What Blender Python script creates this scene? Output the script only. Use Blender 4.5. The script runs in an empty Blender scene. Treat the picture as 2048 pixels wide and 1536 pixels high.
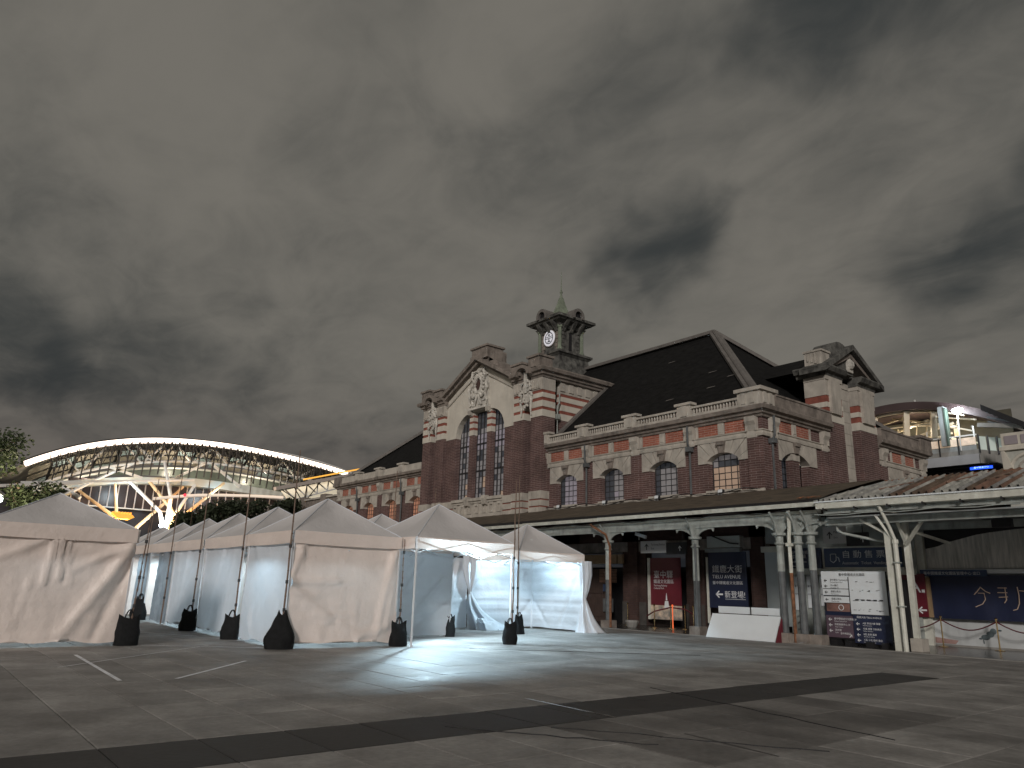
import bpy, bmesh, math, random
import numpy as np
from mathutils import Vector, Matrix
R_ = math.radians
rnd = random.Random(7)
sc = bpy.context.scene
C = sc.collection

# ------------------------------------------------------------------ camera
cam = bpy.data.cameras.new('camera')
cam.sensor_fit = 'HORIZONTAL'; cam.sensor_width = 36.0
cam.lens = 1486.4 / 2048 * 36.0
cam.clip_start = 0.05; cam.clip_end = 4000
camo = bpy.data.objects.new('camera', cam); C.objects.link(camo)
PITCH, ROLL, YAW = .2673985, .0281374, .897360
fw = Vector((-math.sin(YAW)*math.cos(PITCH), math.cos(YAW)*math.cos(PITCH), math.sin(PITCH)))
rt = Vector((math.cos(YAW), math.sin(YAW), 0)); up = rt.cross(fw)
r2 = rt*math.cos(ROLL) + up*math.sin(ROLL); u2 = -rt*math.sin(ROLL) + up*math.cos(ROLL)
M = Matrix((r2, u2, -fw)).transposed().to_4x4(); M.translation = Vector((0, 0, 1.55))
camo.matrix_world = M
sc.camera = camo

# ------------------------------------------------------------------ night sky (city glow on broken cloud)
w = bpy.data.worlds.new('World'); sc.world = w; w.use_nodes = True
nt = w.node_tree; N = nt.nodes; L = nt.links; N.clear()
def nn(t, **k):
    n = N.new(t)
    for a, b in k.items(): setattr(n, a, b)
    return n
def lk(a, b): L.new(a, b)
out = nn('ShaderNodeOutputWorld'); bg = nn('ShaderNodeBackground'); lk(bg.outputs[0], out.inputs[0])
tc = nn('ShaderNodeTexCoord')
sep = nn('ShaderNodeSeparateXYZ'); lk(tc.outputs['Generated'], sep.inputs[0])
def wm(op, a, b=None, c=None):
    n = nn('ShaderNodeMath', operation=op)
    for i, v in enumerate((a, b, c)):
        if v is None: continue
        if isinstance(v, (int, float)): n.inputs[i].default_value = v
        else: lk(v, n.inputs[i])
    return n.outputs[0]
zz = wm('ADD', wm('MAXIMUM', sep.outputs[2], 0.0), 0.22)
comb = nn('ShaderNodeCombineXYZ')
lk(wm('DIVIDE', sep.outputs[0], zz), comb.inputs[0]); lk(wm('DIVIDE', sep.outputs[1], zz), comb.inputs[1])
mp = nn('ShaderNodeMapping'); lk(comb.outputs[0], mp.inputs[0])
mp.inputs['Rotation'].default_value = (0, 0, R_(25)); mp.inputs['Scale'].default_value = (0.95, 1.35, 1); mp.inputs['Location'].default_value = (SKX, SKY, 0) if 'SKX' in globals() else (3.1, 1.7, 0)
def wn(scale, det, rough, dist, vec):
    n = nn('ShaderNodeTexNoise'); n.inputs['Scale'].default_value = scale; n.inputs['Detail'].default_value = det
    n.inputs['Roughness'].default_value = rough; n.inputs['Distortion'].default_value = dist; lk(vec, n.inputs['Vector']); return n.outputs[0]
def wr(v, a, b):
    n = nn('ShaderNodeMapRange'); n.interpolation_type = 'SMOOTHSTEP'; lk(v, n.inputs[0]); n.inputs[1].default_value = a; n.inputs[2].default_value = b; return n.outputs[0]
n1 = wn(1.0, 4, .5, .5, mp.outputs[0]); n2 = wn(3.2, 6, .55, .9, mp.outputs[0]); n3 = wn(.5, 2, .5, .2, mp.outputs[0])
n4 = wn(8.5, 6, .6, 1.2, mp.outputs[0])
dens = wm('ADD', wm('ADD', wm('MULTIPLY', n1, .42), wm('MULTIPLY', n4, .10)), wm('ADD', wm('MULTIPLY', n2, .28), wm('MULTIPLY', n3, .20)))
# holes in the cloud cover, as soft cones of directions (x, y, z, cos radius, depth)
holes = [(-.573,.687,.446,.0022,.13), (-.595,.690,.418,.0014,.06), (-.965,.06,.267,.0026,.13), (-.957,.15,.252,.0016,.07), (-.367,.67,.645,.0022,.09), (-.225,.878,.418,.0018,.10), (-.325,.866,.376,.0020,.10), (-.777,.349,.525,.003,.035), (-.886,.246,.393,.002,.035), (-.15,.80,.58,.04,.05)]
nw = nn('ShaderNodeTexNoise'); nw.inputs['Scale'].default_value = 5.5; nw.inputs['Detail'].default_value = 3; nw.inputs['Roughness'].default_value = .5; lk(tc.outputs['Generated'], nw.inputs['Vector'])
nsub = nn('ShaderNodeVectorMath', operation='SUBTRACT'); lk(nw.outputs['Color'], nsub.inputs[0]); nsub.inputs[1].default_value = (.5, .5, .5)
nsc = nn('ShaderNodeVectorMath', operation='MULTIPLY'); lk(nsub.outputs[0], nsc.inputs[0]); nsc.inputs[1].default_value = (.30, .30, .16)
nad = nn('ShaderNodeVectorMath', operation='ADD'); lk(nsc.outputs[0], nad.inputs[0]); lk(tc.outputs['Generated'], nad.inputs[1])
nrm = nn('ShaderNodeVectorMath', operation='NORMALIZE'); lk(nad.outputs[0], nrm.inputs[0])
for hx, hy, hz, rr, dp in holes:
    v = Vector((hx, hy, hz)).normalized()
    d = nn('ShaderNodeVectorMath', operation='DOT_PRODUCT'); lk(nrm.outputs[0], d.inputs[0]); d.inputs[1].default_value = v
    k = wm('MULTIPLY', wr(d.outputs['Value'], 1 - rr*2, 1.0), dp)
    dens = wm('SUBTRACT', dens, k)
t = wr(dens, .24, .60)
mx = nn('ShaderNodeMix', data_type='RGBA'); lk(t, mx.inputs[0])
mx.inputs[6].default_value = (.040, .044, .044, 1); mx.inputs[7].default_value = (.168, .158, .138, 1)
# towards the horizon the glow turns a little pinkish grey and dimmer
hz_ = wr(sep.outputs[2], .0, .30)
m2 = nn('ShaderNodeMix', data_type='RGBA'); m2.blend_type = 'MULTIPLY'; m2.inputs[0].default_value = 1
g = nn('ShaderNodeMix', data_type='RGBA'); lk(hz_, g.inputs[0]); g.inputs[6].default_value = (.74, .66, .68, 1); g.inputs[7].default_value = (1, 1, 1, 1)
lk(mx.outputs[2], m2.inputs[6]); lk(g.outputs[2], m2.inputs[7])
lk(m2.outputs[2], bg.inputs[0]); bg.inputs[1].default_value = 1.0

# ------------------------------------------------------------------ the glow of the street behind the photographer
sun = bpy.data.lights.new('street_glow', 'SUN'); sun.energy = 1.6; sun.angle = R_(8); sun.color = (1.0, .92, .86)
suno = bpy.data.objects.new('street_glow', sun); C.objects.link(suno)
sd = Vector((.60, -.70, .34)).normalized()
suno.rotation_euler = sd.to_track_quat('Z', 'Y').to_euler()
sc.view_settings.view_transform = 'Standard'; sc.view_settings.look = 'None'
sc.view_settings.exposure = 0; sc.view_settings.gamma = 1; sc.view_settings.use_curve_mapping = False
sc.cycles.use_denoising = True
sc.cycles.max_bounces = 8
sc.cycles.sample_clamp_indirect = 4

# ------------------------------------------------------------------ materials
MATS = {}
def mat(name, col, rough=.8, var=.25, scale=2.0, stain=0.0, bump=.0, metal=0.0, emit=None, es=1.0, spec=.5, trans=0.0, stretch=None, col2=None):
    """base colour broken up by world-space noise, optional dark streaky stains, optional relief"""
    if name in MATS: return MATS[name]
    m = bpy.data.materials.new(name); m.use_nodes = True; MATS[name] = m
    t = m.node_tree; n = t.nodes; l = t.links
    b = n['Principled BSDF']
    b.inputs['Roughness'].default_value = rough; b.inputs['Metallic'].default_value = metal
    b.inputs['Specular IOR Level'].default_value = spec
    geo = n.new('ShaderNodeNewGeometry')
    mpn = n.new('ShaderNodeMapping'); l.new(geo.outputs['Position'], mpn.inputs[0])
    if stretch: mpn.inputs['Scale'].default_value = stretch
    def noise(s, d=5, r=.6):
        q = n.new('ShaderNodeTexNoise'); q.inputs['Scale'].default_value = s; q.inputs['Detail'].default_value = d; q.inputs['Roughness'].default_value = r
        l.new(mpn.outputs[0], q.inputs['Vector']); return q.outputs[0]
    def mix(f, a, c, mode='MIX'):
        q = n.new('ShaderNodeMix'); q.data_type = 'RGBA'; q.blend_type = mode
        if isinstance(f, float): q.inputs[0].default_value = f
        else: l.new(f, q.inputs[0])
        for i, v in ((6, a), (7, c)):
            if isinstance(v, tuple): q.inputs[i].default_value = v
            else: l.new(v, q.inputs[i])
        return q.outputs[2]
    def ramp(v, a, c):
        q = n.new('ShaderNodeMapRange'); q.inputs[1].default_value = a; q.inputs[2].default_value = c; l.new(v, q.inputs[0]); return q.outputs[0]
    c0 = tuple(min(1, x*(1-var)) for x in col) + (1,); c1 = tuple(min(1, x*(1+var)) for x in (col2 or col)) + (1,)
    nf = noise(scale)
    colr = mix(ramp(nf, .3, .7), c0, c1)
    if stain:
        s1 = noise(scale*.45, 6, .7)
        mp2 = n.new('ShaderNodeMapping'); mp2.inputs['Scale'].default_value = (3.0, 3.0, .35); l.new(geo.outputs['Position'], mp2.inputs[0])
        q = n.new('ShaderNodeTexNoise'); q.inputs['Scale'].default_value = 1.6; q.inputs['Detail'].default_value = 4; l.new(mp2.outputs[0], q.inputs['Vector'])
        mu = n.new('ShaderNodeMath'); mu.operation = 'MULTIPLY'; l.new(ramp(s1, .42, .68), mu.inputs[0]); l.new(ramp(q.outputs[0], .38, .62), mu.inputs[1])
        m3 = n.new('ShaderNodeMath'); m3.operation = 'MULTIPLY'; l.new(mu.outputs[0], m3.inputs[0]); m3.inputs[1].default_value = stain
        colr = mix(m3.outputs[0], colr, tuple(x*.28 for x in col) + (1,))
    l.new(colr, b.inputs['Base Color'])
    if bump:
        bn = n.new('ShaderNodeBump'); bn.inputs['Strength'].default_value = min(1, bump); bn.inputs['Distance'].default_value = .02
        l.new(noise(scale*6, 4), bn.inputs['Height']); l.new(bn.outputs[0], b.inputs['Normal'])
    if emit:
        b.inputs['Emission Color'].default_value = emit + (1,); b.inputs['Emission Strength'].default_value = es
    if trans:
        tr = n.new('ShaderNodeBsdfTranslucent'); l.new(colr, tr.inputs[0])
        ms = n.new('ShaderNodeMixShader'); ms.inputs[0].default_value = trans
        l.new(b.outputs[0], ms.inputs[1]); l.new(tr.outputs[0], ms.inputs[2]); l.new(ms.outputs[0], n['Material Output'].inputs[0])
    return m
def brickmat(name, c1, c2, mortar, course=.085, ln=.24):
    m = bpy.data.materials.new(name); m.use_nodes = True; MATS[name] = m
    t = m.node_tree; n = t.nodes; l = t.links; b = n['Principled BSDF']; b.inputs['Roughness'].default_value = .85
    geo = n.new('ShaderNodeNewGeometry'); s = n.new('ShaderNodeSeparateXYZ'); l.new(geo.outputs['Position'], s.inputs[0])
    a = n.new('ShaderNodeMath'); a.operation = 'ADD'; l.new(s.outputs[0], a.inputs[0]); l.new(s.outputs[1], a.inputs[1])
    c = n.new('ShaderNodeCombineXYZ'); l.new(a.outputs[0], c.inputs[0]); l.new(s.outputs[2], c.inputs[1])
    br = n.new('ShaderNodeTexBrick'); l.new(c.outputs[0], br.inputs[0])
    br.inputs['Scale'].default_value = 1; br.inputs['Brick Width'].default_value = ln; br.inputs['Row Height'].default_value = course
    br.inputs['Mortar Size'].default_value = .010; br.inputs['Mortar Smooth'].default_value = .3
    br.inputs['Color1'].default_value = c1 + (1,); br.inputs['Color2'].default_value = c2 + (1,); br.inputs['Mortar'].default_value = mortar + (1,)
    q = n.new('ShaderNodeTexNoise'); q.inputs['Scale'].default_value = .9; q.inputs['Detail'].default_value = 8; q.inputs['Roughness'].default_value = .7; l.new(geo.outputs['Position'], q.inputs['Vector'])
    r = n.new('ShaderNodeMapRange'); r.inputs[1].default_value = .35; r.inputs[2].default_value = .7; r.inputs[3].default_value = .65; r.inputs[4].default_value = 1.25; l.new(q.outputs[0], r.inputs[0])
    vm = n.new('ShaderNodeVectorMath'); vm.operation = 'SCALE'; l.new(br.outputs[0], vm.inputs[0]); l.new(r.outputs[0], vm.inputs['Scale'])
    l.new(vm.outputs[0], b.inputs['Base Color'])
    bn = n.new('ShaderNodeBump'); bn.inputs['Strength'].default_value = .6; bn.inputs['Distance'].default_value = .012; bn.invert = True
    l.new(br.outputs['Fac'], bn.inputs['Height']); l.new(bn.outputs[0], b.inputs['Normal'])
    return m
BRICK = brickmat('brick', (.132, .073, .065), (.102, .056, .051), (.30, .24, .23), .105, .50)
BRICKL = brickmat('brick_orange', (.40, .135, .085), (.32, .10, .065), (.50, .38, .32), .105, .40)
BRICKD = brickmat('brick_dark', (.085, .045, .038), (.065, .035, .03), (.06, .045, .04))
REDB = mat('red_band', (.26, .082, .058), .8, .25, 3, stain=.4)
STONE = mat('stone', (.46, .43, .38), .85, .18, 1.6, stain=.55, bump=.3)
STONEC = mat('stone_cream', (.58, .55, .48), .85, .10, 1.2, stain=.25, bump=.2)
STONED = mat('stone_weathered', (.235, .205, .18), .9, .35, 2.2, stain=.8, bump=.5)
STONEX = mat('stone_black', (.050, .050, .048), .9, .5, 2.5, stain=.7, bump=.5, col2=(.125, .125, .115))
COPPER = mat('copper', (.19, .225, .17), .75, .35, 2.5, stain=.4)
SLATE = mat('slate', (.011, .011, .011), .85, .5, 2.2, bump=.6, stretch=(1, 1, 3), spec=.12)
RIDGE = mat('ridge_lead', (.15, .14, .13), .8, .2, 2.0, stain=.4)
IRON = mat('iron_dark', (.03, .03, .032), .6, .2, 5)
PAINTW = mat('paint_grey', (.34, .37, .35), .6, .22, 3.5, stain=.75, bump=.4)
PAINTG = mat('paint_dark', (.11, .12, .125), .6, .25, 4, stain=.6, bump=.3)
PAINTC = mat('paint_cream', (.64, .65, .58), .5, .15, 3, stain=.45)
RUST = mat('rust', (.20, .09, .045), .85, .5, 9, bump=.4)
WOODD = mat('wood_dark', (.055, .036, .030), .7, .3, 3, stretch=(5, 5, .6))
BLACK = mat('black', (.012, .012, .014), .6, .3, 4)
WHITEB = mat('white_board', (.72, .77, .80), .42, .04, 1.5)
NAVY = mat('navy_print', (.015, .021, .055), .45, .15, 1.5)
NAVYD = mat('navy_dark_print', (.012, .018, .05), .5, .12, 1.5)
BLUEP = mat('blue_enamel', (.026, .055, .13), .4, .12, 2)
MAROON = mat('maroon_print', (.13, .014, .025), .45, .15, 1.2)
PLUM = mat('plum_print', (.11, .075, .10), .5, .15, 1.5)
LETW = mat('lettering_white', (.78, .80, .82), .5, .03, 3)
LETD = mat('lettering_dark', (.03, .03, .035), .6, .05, 3)
BRASS = mat('brass', (.62, .45, .22), .25, .05, 5, metal=1.0)
STEEL = mat('steel', (.60, .62, .64), .3, .1, 6, metal=1.0)
ROPE = mat('rope_red', (.10, .012, .02), .8, .1, 8)
BAMBOO = mat('bamboo', (.17, .115, .085), .6, .25, 8, stretch=(1, 1, .5))
BAG = mat('bag_fabric', (.008, .009, .010), .75, .35, 12, bump=.5, spec=.25)
TENT = mat('tent_fabric', (.58, .565, .565), .5, .06, 1.2, bump=.8)
CURT = mat('curtain_warm_lit', (.84, .735, .675), .42, .06, 1.1, trans=.10, bump=1.0)  # peach tint puts the warm street light into the cloth colour
CURTW = mat('curtain_cool_lit', (.76, .80, .85), .5, .04, 1.2, trans=.28, bump=1.0)  # bluish tint carries the cool light in the cloth colour
PLAS = mat('clear_plastic', (.34, .37, .40), .16, .2, 2.0, trans=.45, spec=.9)
TPOLE = mat('tent_pole', (.72, .74, .77), .35, .05, 5)
CONC = mat('concrete', (.26, .255, .24), .85, .2, 1.0, stain=.5, bump=.3)
SOFF = mat('soffit', (.30, .32, .32), .8, .12, 1.5, stain=.4)
STRUT = mat('hanger_steel', (.045, .042, .04), .6, .2, 3)
WSTEEL = mat('white_steel', (.72, .72, .70), .5, .06, 2)
LEAF = mat('leaf', (.045, .065, .026), .7, .5, 3, trans=.2)
LEAFD = mat('leaf_dark', (.030, .042, .020), .7, .5, 3, trans=.15)
BARK = mat('bark', (.09, .065, .045), .9, .3, 6, bump=.6)
ROOFB = mat('canopy_roofing', (.085, .066, .045), .9, .4, 1.2, stain=.5, bump=.5, stretch=(1, 2, 1))
def emat(name, col, s):
    return mat(name, col, .5, .0, 1, emit=col, es=s)
LAMPW = emat('lamp_cool', (.80, .92, 1.0), 22)
ARCHL = emat('arch_light', (1.0, .82, .68), 2.8)
LED = emat('led_blue', (.02, .09, 1.0), 2.2)
AMBER = emat('amber_light', (1.0, .50, .08), .75)
CLOCKM = emat('clock_white', (.72, .72, .78), .38)
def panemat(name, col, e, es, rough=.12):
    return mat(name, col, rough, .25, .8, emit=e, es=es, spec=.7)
PANE = panemat('pane_grey', (.21, .205, .21), (.33, .31, .32), .18)  # grey and lilac panes emit faintly in place of reflected light
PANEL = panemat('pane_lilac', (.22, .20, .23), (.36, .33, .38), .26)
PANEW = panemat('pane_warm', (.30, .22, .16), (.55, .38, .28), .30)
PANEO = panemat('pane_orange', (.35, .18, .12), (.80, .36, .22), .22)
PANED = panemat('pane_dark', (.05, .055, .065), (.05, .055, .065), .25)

# ------------------------------------------------------------------ mesh builder
class MB:
    def __init__(s): s.v = []; s.f = []
    def add(s, vs, fs):
        o = len(s.v); s.v += [tuple(p) for p in vs]; s.f += [tuple(i+o for i in f) for f in fs]; return s
    def box(s, x0, x1, y0, y1, z0, z1):
        return s.add([(x0,y0,z0),(x1,y0,z0),(x1,y1,z0),(x0,y1,z0),(x0,y0,z1),(x1,y0,z1),(x1,y1,z1),(x0,y1,z1)],
                     [(0,3,2,1),(4,5,6,7),(0,1,5,4),(1,2,6,5),(2,3,7,6),(3,0,4,7)])
    def prism(s, pts, axis, a, b):
        f = {'y': lambda p, t: (p[0], t, p[1]), 'x': lambda p, t: (t, p[0], p[1]), 'z': lambda p, t: (p[0], p[1], t)}[axis]
        n = len(pts)
        return s.add([f(p, a) for p in pts] + [f(p, b) for p in pts],
                     [tuple(range(n-1, -1, -1)), tuple(range(n, 2*n))] + [(i, (i+1) % n, n+(i+1) % n, n+i) for i in range(n)])
    def frus(s, cx, cy, z0, z1, h0, h1, h0y=None, h1y=None):
        a = h0y or h0; b = h1y or h1
        return s.add([(cx-h0,cy-a,z0),(cx+h0,cy-a,z0),(cx+h0,cy+a,z0),(cx-h0,cy+a,z0),(cx-h1,cy-b,z1),(cx+h1,cy-b,z1),(cx+h1,cy+b,z1),(cx-h1,cy+b,z1)],
                     [(0,3,2,1),(4,5,6,7),(0,1,5,4),(1,2,6,5),(2,3,7,6),(3,0,4,7)])
    def tube(s, pts, r, n=6, r1=None, closed=False):
        pts = [Vector(p) for p in pts]; m = len(pts); rings = []
        for i, p in enumerate(pts):
            if closed: d = pts[(i+1) % m] - pts[i-1]
            else: d = pts[min(i+1, m-1)] - pts[max(i-1, 0)]
            d.normalize()
            a = d.cross(Vector((0, 0, 1)))
            if a.length < .05: a = d.cross(Vector((0, 1, 0)))
            a.normalize(); c = a.cross(d)
            rr = r if r1 is None else r + (r1-r)*i/max(1, m-1)
            rings.append([p + (a*math.cos(2*math.pi*(k+.5)/n) + c*math.sin(2*math.pi*(k+.5)/n))*rr for k in range(n)])
        vs = [q for g in rings for q in g]; fs = []
        for i in range(m if closed else m-1):
            j = (i+1) % m
            for k in range(n): fs.append((i*n+k, i*n+(k+1) % n, j*n+(k+1) % n, j*n+k))
        if not closed: fs += [tuple(range(n-1, -1, -1)), tuple((m-1)*n+k for k in range(n))]
        return s.add(vs, fs)
    def lathe(s, cx, cy, prof, n=10):
        vs = []; fs = []
        for r, z in prof: vs += [(cx+r*math.cos(2*math.pi*k/n), cy+r*math.sin(2*math.pi*k/n), z) for k in range(n)]
        m = len(prof)
        for i in range(m-1):
            for k in range(n): fs.append((i*n+k, i*n+(k+1) % n, (i+1)*n+(k+1) % n, (i+1)*n+k))
        fs += [tuple(range(n-1, -1, -1)), tuple((m-1)*n+k for k in range(n))]
        return s.add(vs, fs)
    def quad(s, *p): return s.add(p, [tuple(range(len(p)))])
    def bar(s, p, q, wd, th=None):
        """rectangular bar from p to q"""
        p = Vector(p); q = Vector(q); d = (q-p).normalized(); th = th or wd
        a = d.cross(Vector((0, 0, 1)))
        if a.length < .05: a = Vector((1, 0, 0))
        a.normalize(); c = a.cross(d)
        vs = [e + a*sx*wd/2 + c*sz*th/2 for e in (p, q) for sx, sz in ((-1,-1),(1,-1),(1,1),(-1,1))]
        return s.add(vs, [(0,3,2,1),(4,5,6,7),(0,1,5,4),(1,2,6,5),(2,3,7,6),(3,0,4,7)])
    def grid(s, fn, nu, nv):
        vs = [fn(i/nu, j/nv) for j in range(nv+1) for i in range(nu+1)]
        return s.add(vs, [(j*(nu+1)+i, j*(nu+1)+i+1, (j+1)*(nu+1)+i+1, (j+1)*(nu+1)+i) for j in range(nv) for i in range(nu)])
    def ball(s, cx, cy, cz, rx, ry=None, rz=None, n=8, m=5):
        ry = ry or rx; rz = rz or rx
        vs = [(cx, cy, cz-rz)]
        for j in range(1, m):
            a = -math.pi/2 + math.pi*j/m
            vs += [(cx+rx*math.cos(a)*math.cos(2*math.pi*k/n), cy+ry*math.cos(a)*math.sin(2*math.pi*k/n), cz+rz*math.sin(a)) for k in range(n)]
        vs.append((cx, cy, cz+rz)); fs = [(0, 1+(k+1) % n, 1+k) for k in range(n)]
        for j in range(m-2):
            for k in range(n): fs.append((1+j*n+k, 1+j*n+(k+1) % n, 1+(j+1)*n+(k+1) % n, 1+(j+1)*n+k))
        e = len(vs)-1; fs += [(e, 1+(m-2)*n+k, 1+(m-2)*n+(k+1) % n) for k in range(n)]
        return s.add(vs, fs)
WO = {}
def tagp(o, label=None, cat=None, group=None, kind=None):
    if label: o['label'] = label
    if cat: o['category'] = cat
    if group: o['group'] = group
    if kind: o['kind'] = kind
    return o
def root(name, label, cat, loc, group=None):
    o = bpy.data.objects.new(name, None); C.objects.link(o); o.location = loc; o.empty_display_size = .2
    WO[o.name] = Vector(loc); return tagp(o, label, cat, group)
def build(name, mb, m, parent=None, label=None, kind=None, cat=None, group=None, smooth=False, fix=True, bevel=0):
    vs = np.array(mb.v, dtype=float)
    org = np.array([(vs[:,0].min()+vs[:,0].max())/2, (vs[:,1].min()+vs[:,1].max())/2, vs[:,2].min()])
    me = bpy.data.meshes.new(name); me.from_pydata((vs-org).tolist(), [], mb.f)
    if fix:
        bm = bmesh.new(); bm.from_mesh(me); bmesh.ops.recalc_face_normals(bm, faces=bm.faces)
        if bevel: bmesh.ops.bevel(bm, geom=[e for e in bm.edges if len(e.link_faces) == 2 and e.calc_face_angle(0) > .6], offset=bevel, segments=1, affect='EDGES')
        bm.to_mesh(me); bm.free()
    for mm in (m if isinstance(m, list) else [m]): me.materials.append(mm)
    if smooth: me.shade_smooth()
    o = bpy.data.objects.new(name, me); C.objects.link(o)
    ov = Vector(org); WO[o.name] = ov
    if parent is not None: o.parent = parent; o.location = ov - WO[parent.name]
    else: o.location = ov
    return tagp(o, label, cat, group, kind)
def dup(o, parent, off, label=None):
    c = o.copy(); C.objects.link(c); WO[c.name] = WO[o.name] + Vector(off); c.parent = parent
    c.location = WO[c.name] - (WO[parent.name] if parent else Vector((0,0,0)))
    if label: c['label'] = label
    return c
_txt = {}
def text_mb(body, size, align='LEFT', depth=.006, spacing=1.0):
    k = (body, size, align, spacing)
    if k not in _txt:
        cu = bpy.data.curves.new('t', 'FONT'); cu.body = body; cu.size = size; cu.align_x = align; cu.space_character = spacing
        cu.resolution_u = 2
        o = bpy.data.objects.new('t', cu); C.objects.link(o); bpy.context.view_layer.update()
        d = bpy.context.evaluated_depsgraph_get(); me = bpy.data.meshes.new_from_object(o.evaluated_get(d))
        _txt[k] = ([tuple(v.co) for v in me.vertices], [tuple(p.vertices) for p in me.polygons])
        bpy.data.objects.remove(o); bpy.data.curves.remove(cu); bpy.data.meshes.remove(me)
    return _txt[k]
def lettering(body, size, p0, udir, m, parent, vdir=(0, 0, 1), align='LEFT', spacing=1.0, sx=1.0, name='lettering'):
    """flat lettering whose baseline starts at p0, running along udir"""
    vs, fs = text_mb(body, size, align, spacing=spacing); p0 = Vector(p0); u = Vector(udir).normalized(); v = Vector(vdir).normalized()
    mb = MB(); mb.add([p0 + u*a[0]*sx + v*a[1] for a in vs], fs)
    return build(name, mb, m, parent, fix=False)
def arrow(p0, u, v, size, m, parent, ang=180):
    p0 = Vector(p0); u = Vector(u); v = Vector(v); mb = MB()
    ca, sa = math.cos(R_(ang)), math.sin(R_(ang))
    def q(a, b): return p0 + u*(a*ca-b*sa)*size + v*(a*sa+b*ca)*size
    t = .09
    mb.quad(q(-.5,-t), q(.35,-t), q(.35,t), q(-.5,t))
    mb.quad(q(.5,0), q(.05,.42), q(-.06,.32), q(.3,0)); mb.quad(q(.5,0), q(.3,0), q(-.06,-.32), q(.05,-.42))
    return build('arrow', mb, m, parent, fix=False)

# ================================================================== the station building
class Fr:
    """a facade frame: u along the wall, d inwards (negative = proud), z up"""
    def __init__(s, kind, pos): s.k = kind; s.p = pos
    def pt(s, u, d, z): return (u, s.p+d, z) if s.k == 'y' else (s.p-d, u, z)
    def box(s, mb, u0, u1, d0, d1, z0, z1):
        if s.k == 'y': mb.box(u0, u1, s.p+d0, s.p+d1, z0, z1)
        else: mb.box(s.p-d1, s.p-d0, u0, u1, z0, z1)
    def prism(s, mb, pts, d0, d1):
        if s.k == 'y': mb.prism(pts, 'y', s.p+d0, s.p+d1)
        else: mb.prism(pts, 'x', s.p-d1, s.p-d0)
    def side(s, mb, pts, u0, u1):
        """profile (d, z) run along u"""
        if s.k == 'y': mb.prism([(s.p+d, z) for d, z in pts], 'x', u0, u1)
        else: mb.prism([(s.p-d, z) for d, z in pts], 'y', u0, u1)
st = root('station_building', 'old red brick station with cream stone bands, dark hipped roof and clock tower', 'station', (-38.5, 28.5, 0))
YF, XS = 28.5, -18.05
FF = Fr('y', YF); FS = Fr('x', XS)
def SP(name, mb, m, par=None, **k): return build(name, mb, m, par or st, **k)
def molding(name, path, prof, m, par=None, closed=False):
    """profile [(out, z)] swept along a plan path, outside on the right of travel, mitred"""
    n = len(path); P = [Vector((a, b)) for a, b in path]; off = []
    for i in range(n):
        ds = []
        if i > 0 or closed: ds.append((P[i]-P[i-1]).normalized())
        if i < n-1 or closed: ds.append((P[(i+1) % n]-P[i]).normalized())
        ns = [Vector((d.y, -d.x)) for d in ds]
        if len(ns) == 1: off.append(ns[0])
        else:
            b = ns[0]+ns[1]; off.append(b / max(.3, b.dot(ns[0])))
    k = len(prof); vs = [(P[i].x+off[i].x*o, P[i].y+off[i].y*o, z) for i in range(n) for o, z in prof]
    fs = [(i*k+j, i*k+(j+1) % k, ((i+1) % n)*k+(j+1) % k, ((i+1) % n)*k+j) for i in range(n if closed else n-1) for j in range(k)]
    if not closed: fs += [tuple(range(k-1, -1, -1)), tuple((n-1)*k+j for j in range(k))]
    return build(name, MB().add(vs, fs), m, par or st)
CORN = [(-.25, 9.14), (.10, 9.14), (.13, 9.24), (.22, 9.27), (.26, 9.38), (.40, 9.42), (.44, 9.58), (.40, 9.61), (-.25, 9.61)]
BAND = [(-.02, 8.28), (.10, 8.28), (.12, 8.40), (.07, 8.42), (.07, 8.50), (.12, 8.53), (.12, 8.57), (-.02, 8.57)]
def window(F, u0, u1, d, z0, z1, nu, nv, panes, par=None, split=True, bar=.035):
    wf = MB(); F.box(wf, u0, u1, d-.03, d+.03, z0, z0+.06); F.box(wf, u0, u0+.05, d-.03, d+.03, z0, z1); F.box(wf, u1-.05, u1, d-.03, d+.03, z0, z1); F.box(wf, u0, u1, d-.03, d+.03, z1-.05, z1)
    wd = SP('window', wf, IRON, par)
    b = MB()
    for i in range(1, nu): u = u0+(u1-u0)*i/nu; F.box(b, u-bar/2, u+bar/2, d-.02, d+.02, z0, z1)
    for j in range(1, nv): z = z0+(z1-z0)*j/nv; F.box(b, u0, u1, d-.022, d+.022, z-bar/2, z+bar/2)
    build('glazing_bars', b, IRON, wd)
    if split:
        for j in range(nv):
            for i in range(nu):
                a0 = u0+(u1-u0)*i/nu; a1 = u0+(u1-u0)*(i+1)/nu; b0 = z0+(z1-z0)*j/nv; b1 = z0+(z1-z0)*(j+1)/nv
                t = [rnd.uniform(-.012, .012) for _ in range(3)]
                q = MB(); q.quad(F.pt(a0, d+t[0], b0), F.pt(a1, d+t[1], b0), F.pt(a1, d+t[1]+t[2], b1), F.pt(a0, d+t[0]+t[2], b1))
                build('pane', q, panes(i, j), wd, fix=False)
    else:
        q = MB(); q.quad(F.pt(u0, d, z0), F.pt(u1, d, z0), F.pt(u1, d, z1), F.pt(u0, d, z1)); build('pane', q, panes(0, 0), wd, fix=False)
    # the dark room behind
    q = MB(); F.box(q, u0-.2, u1+.2, d+.08, d+.12, z0-.1, z1+.3); SP('room_lining', q, BLACK, wd)
    return wd
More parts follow.
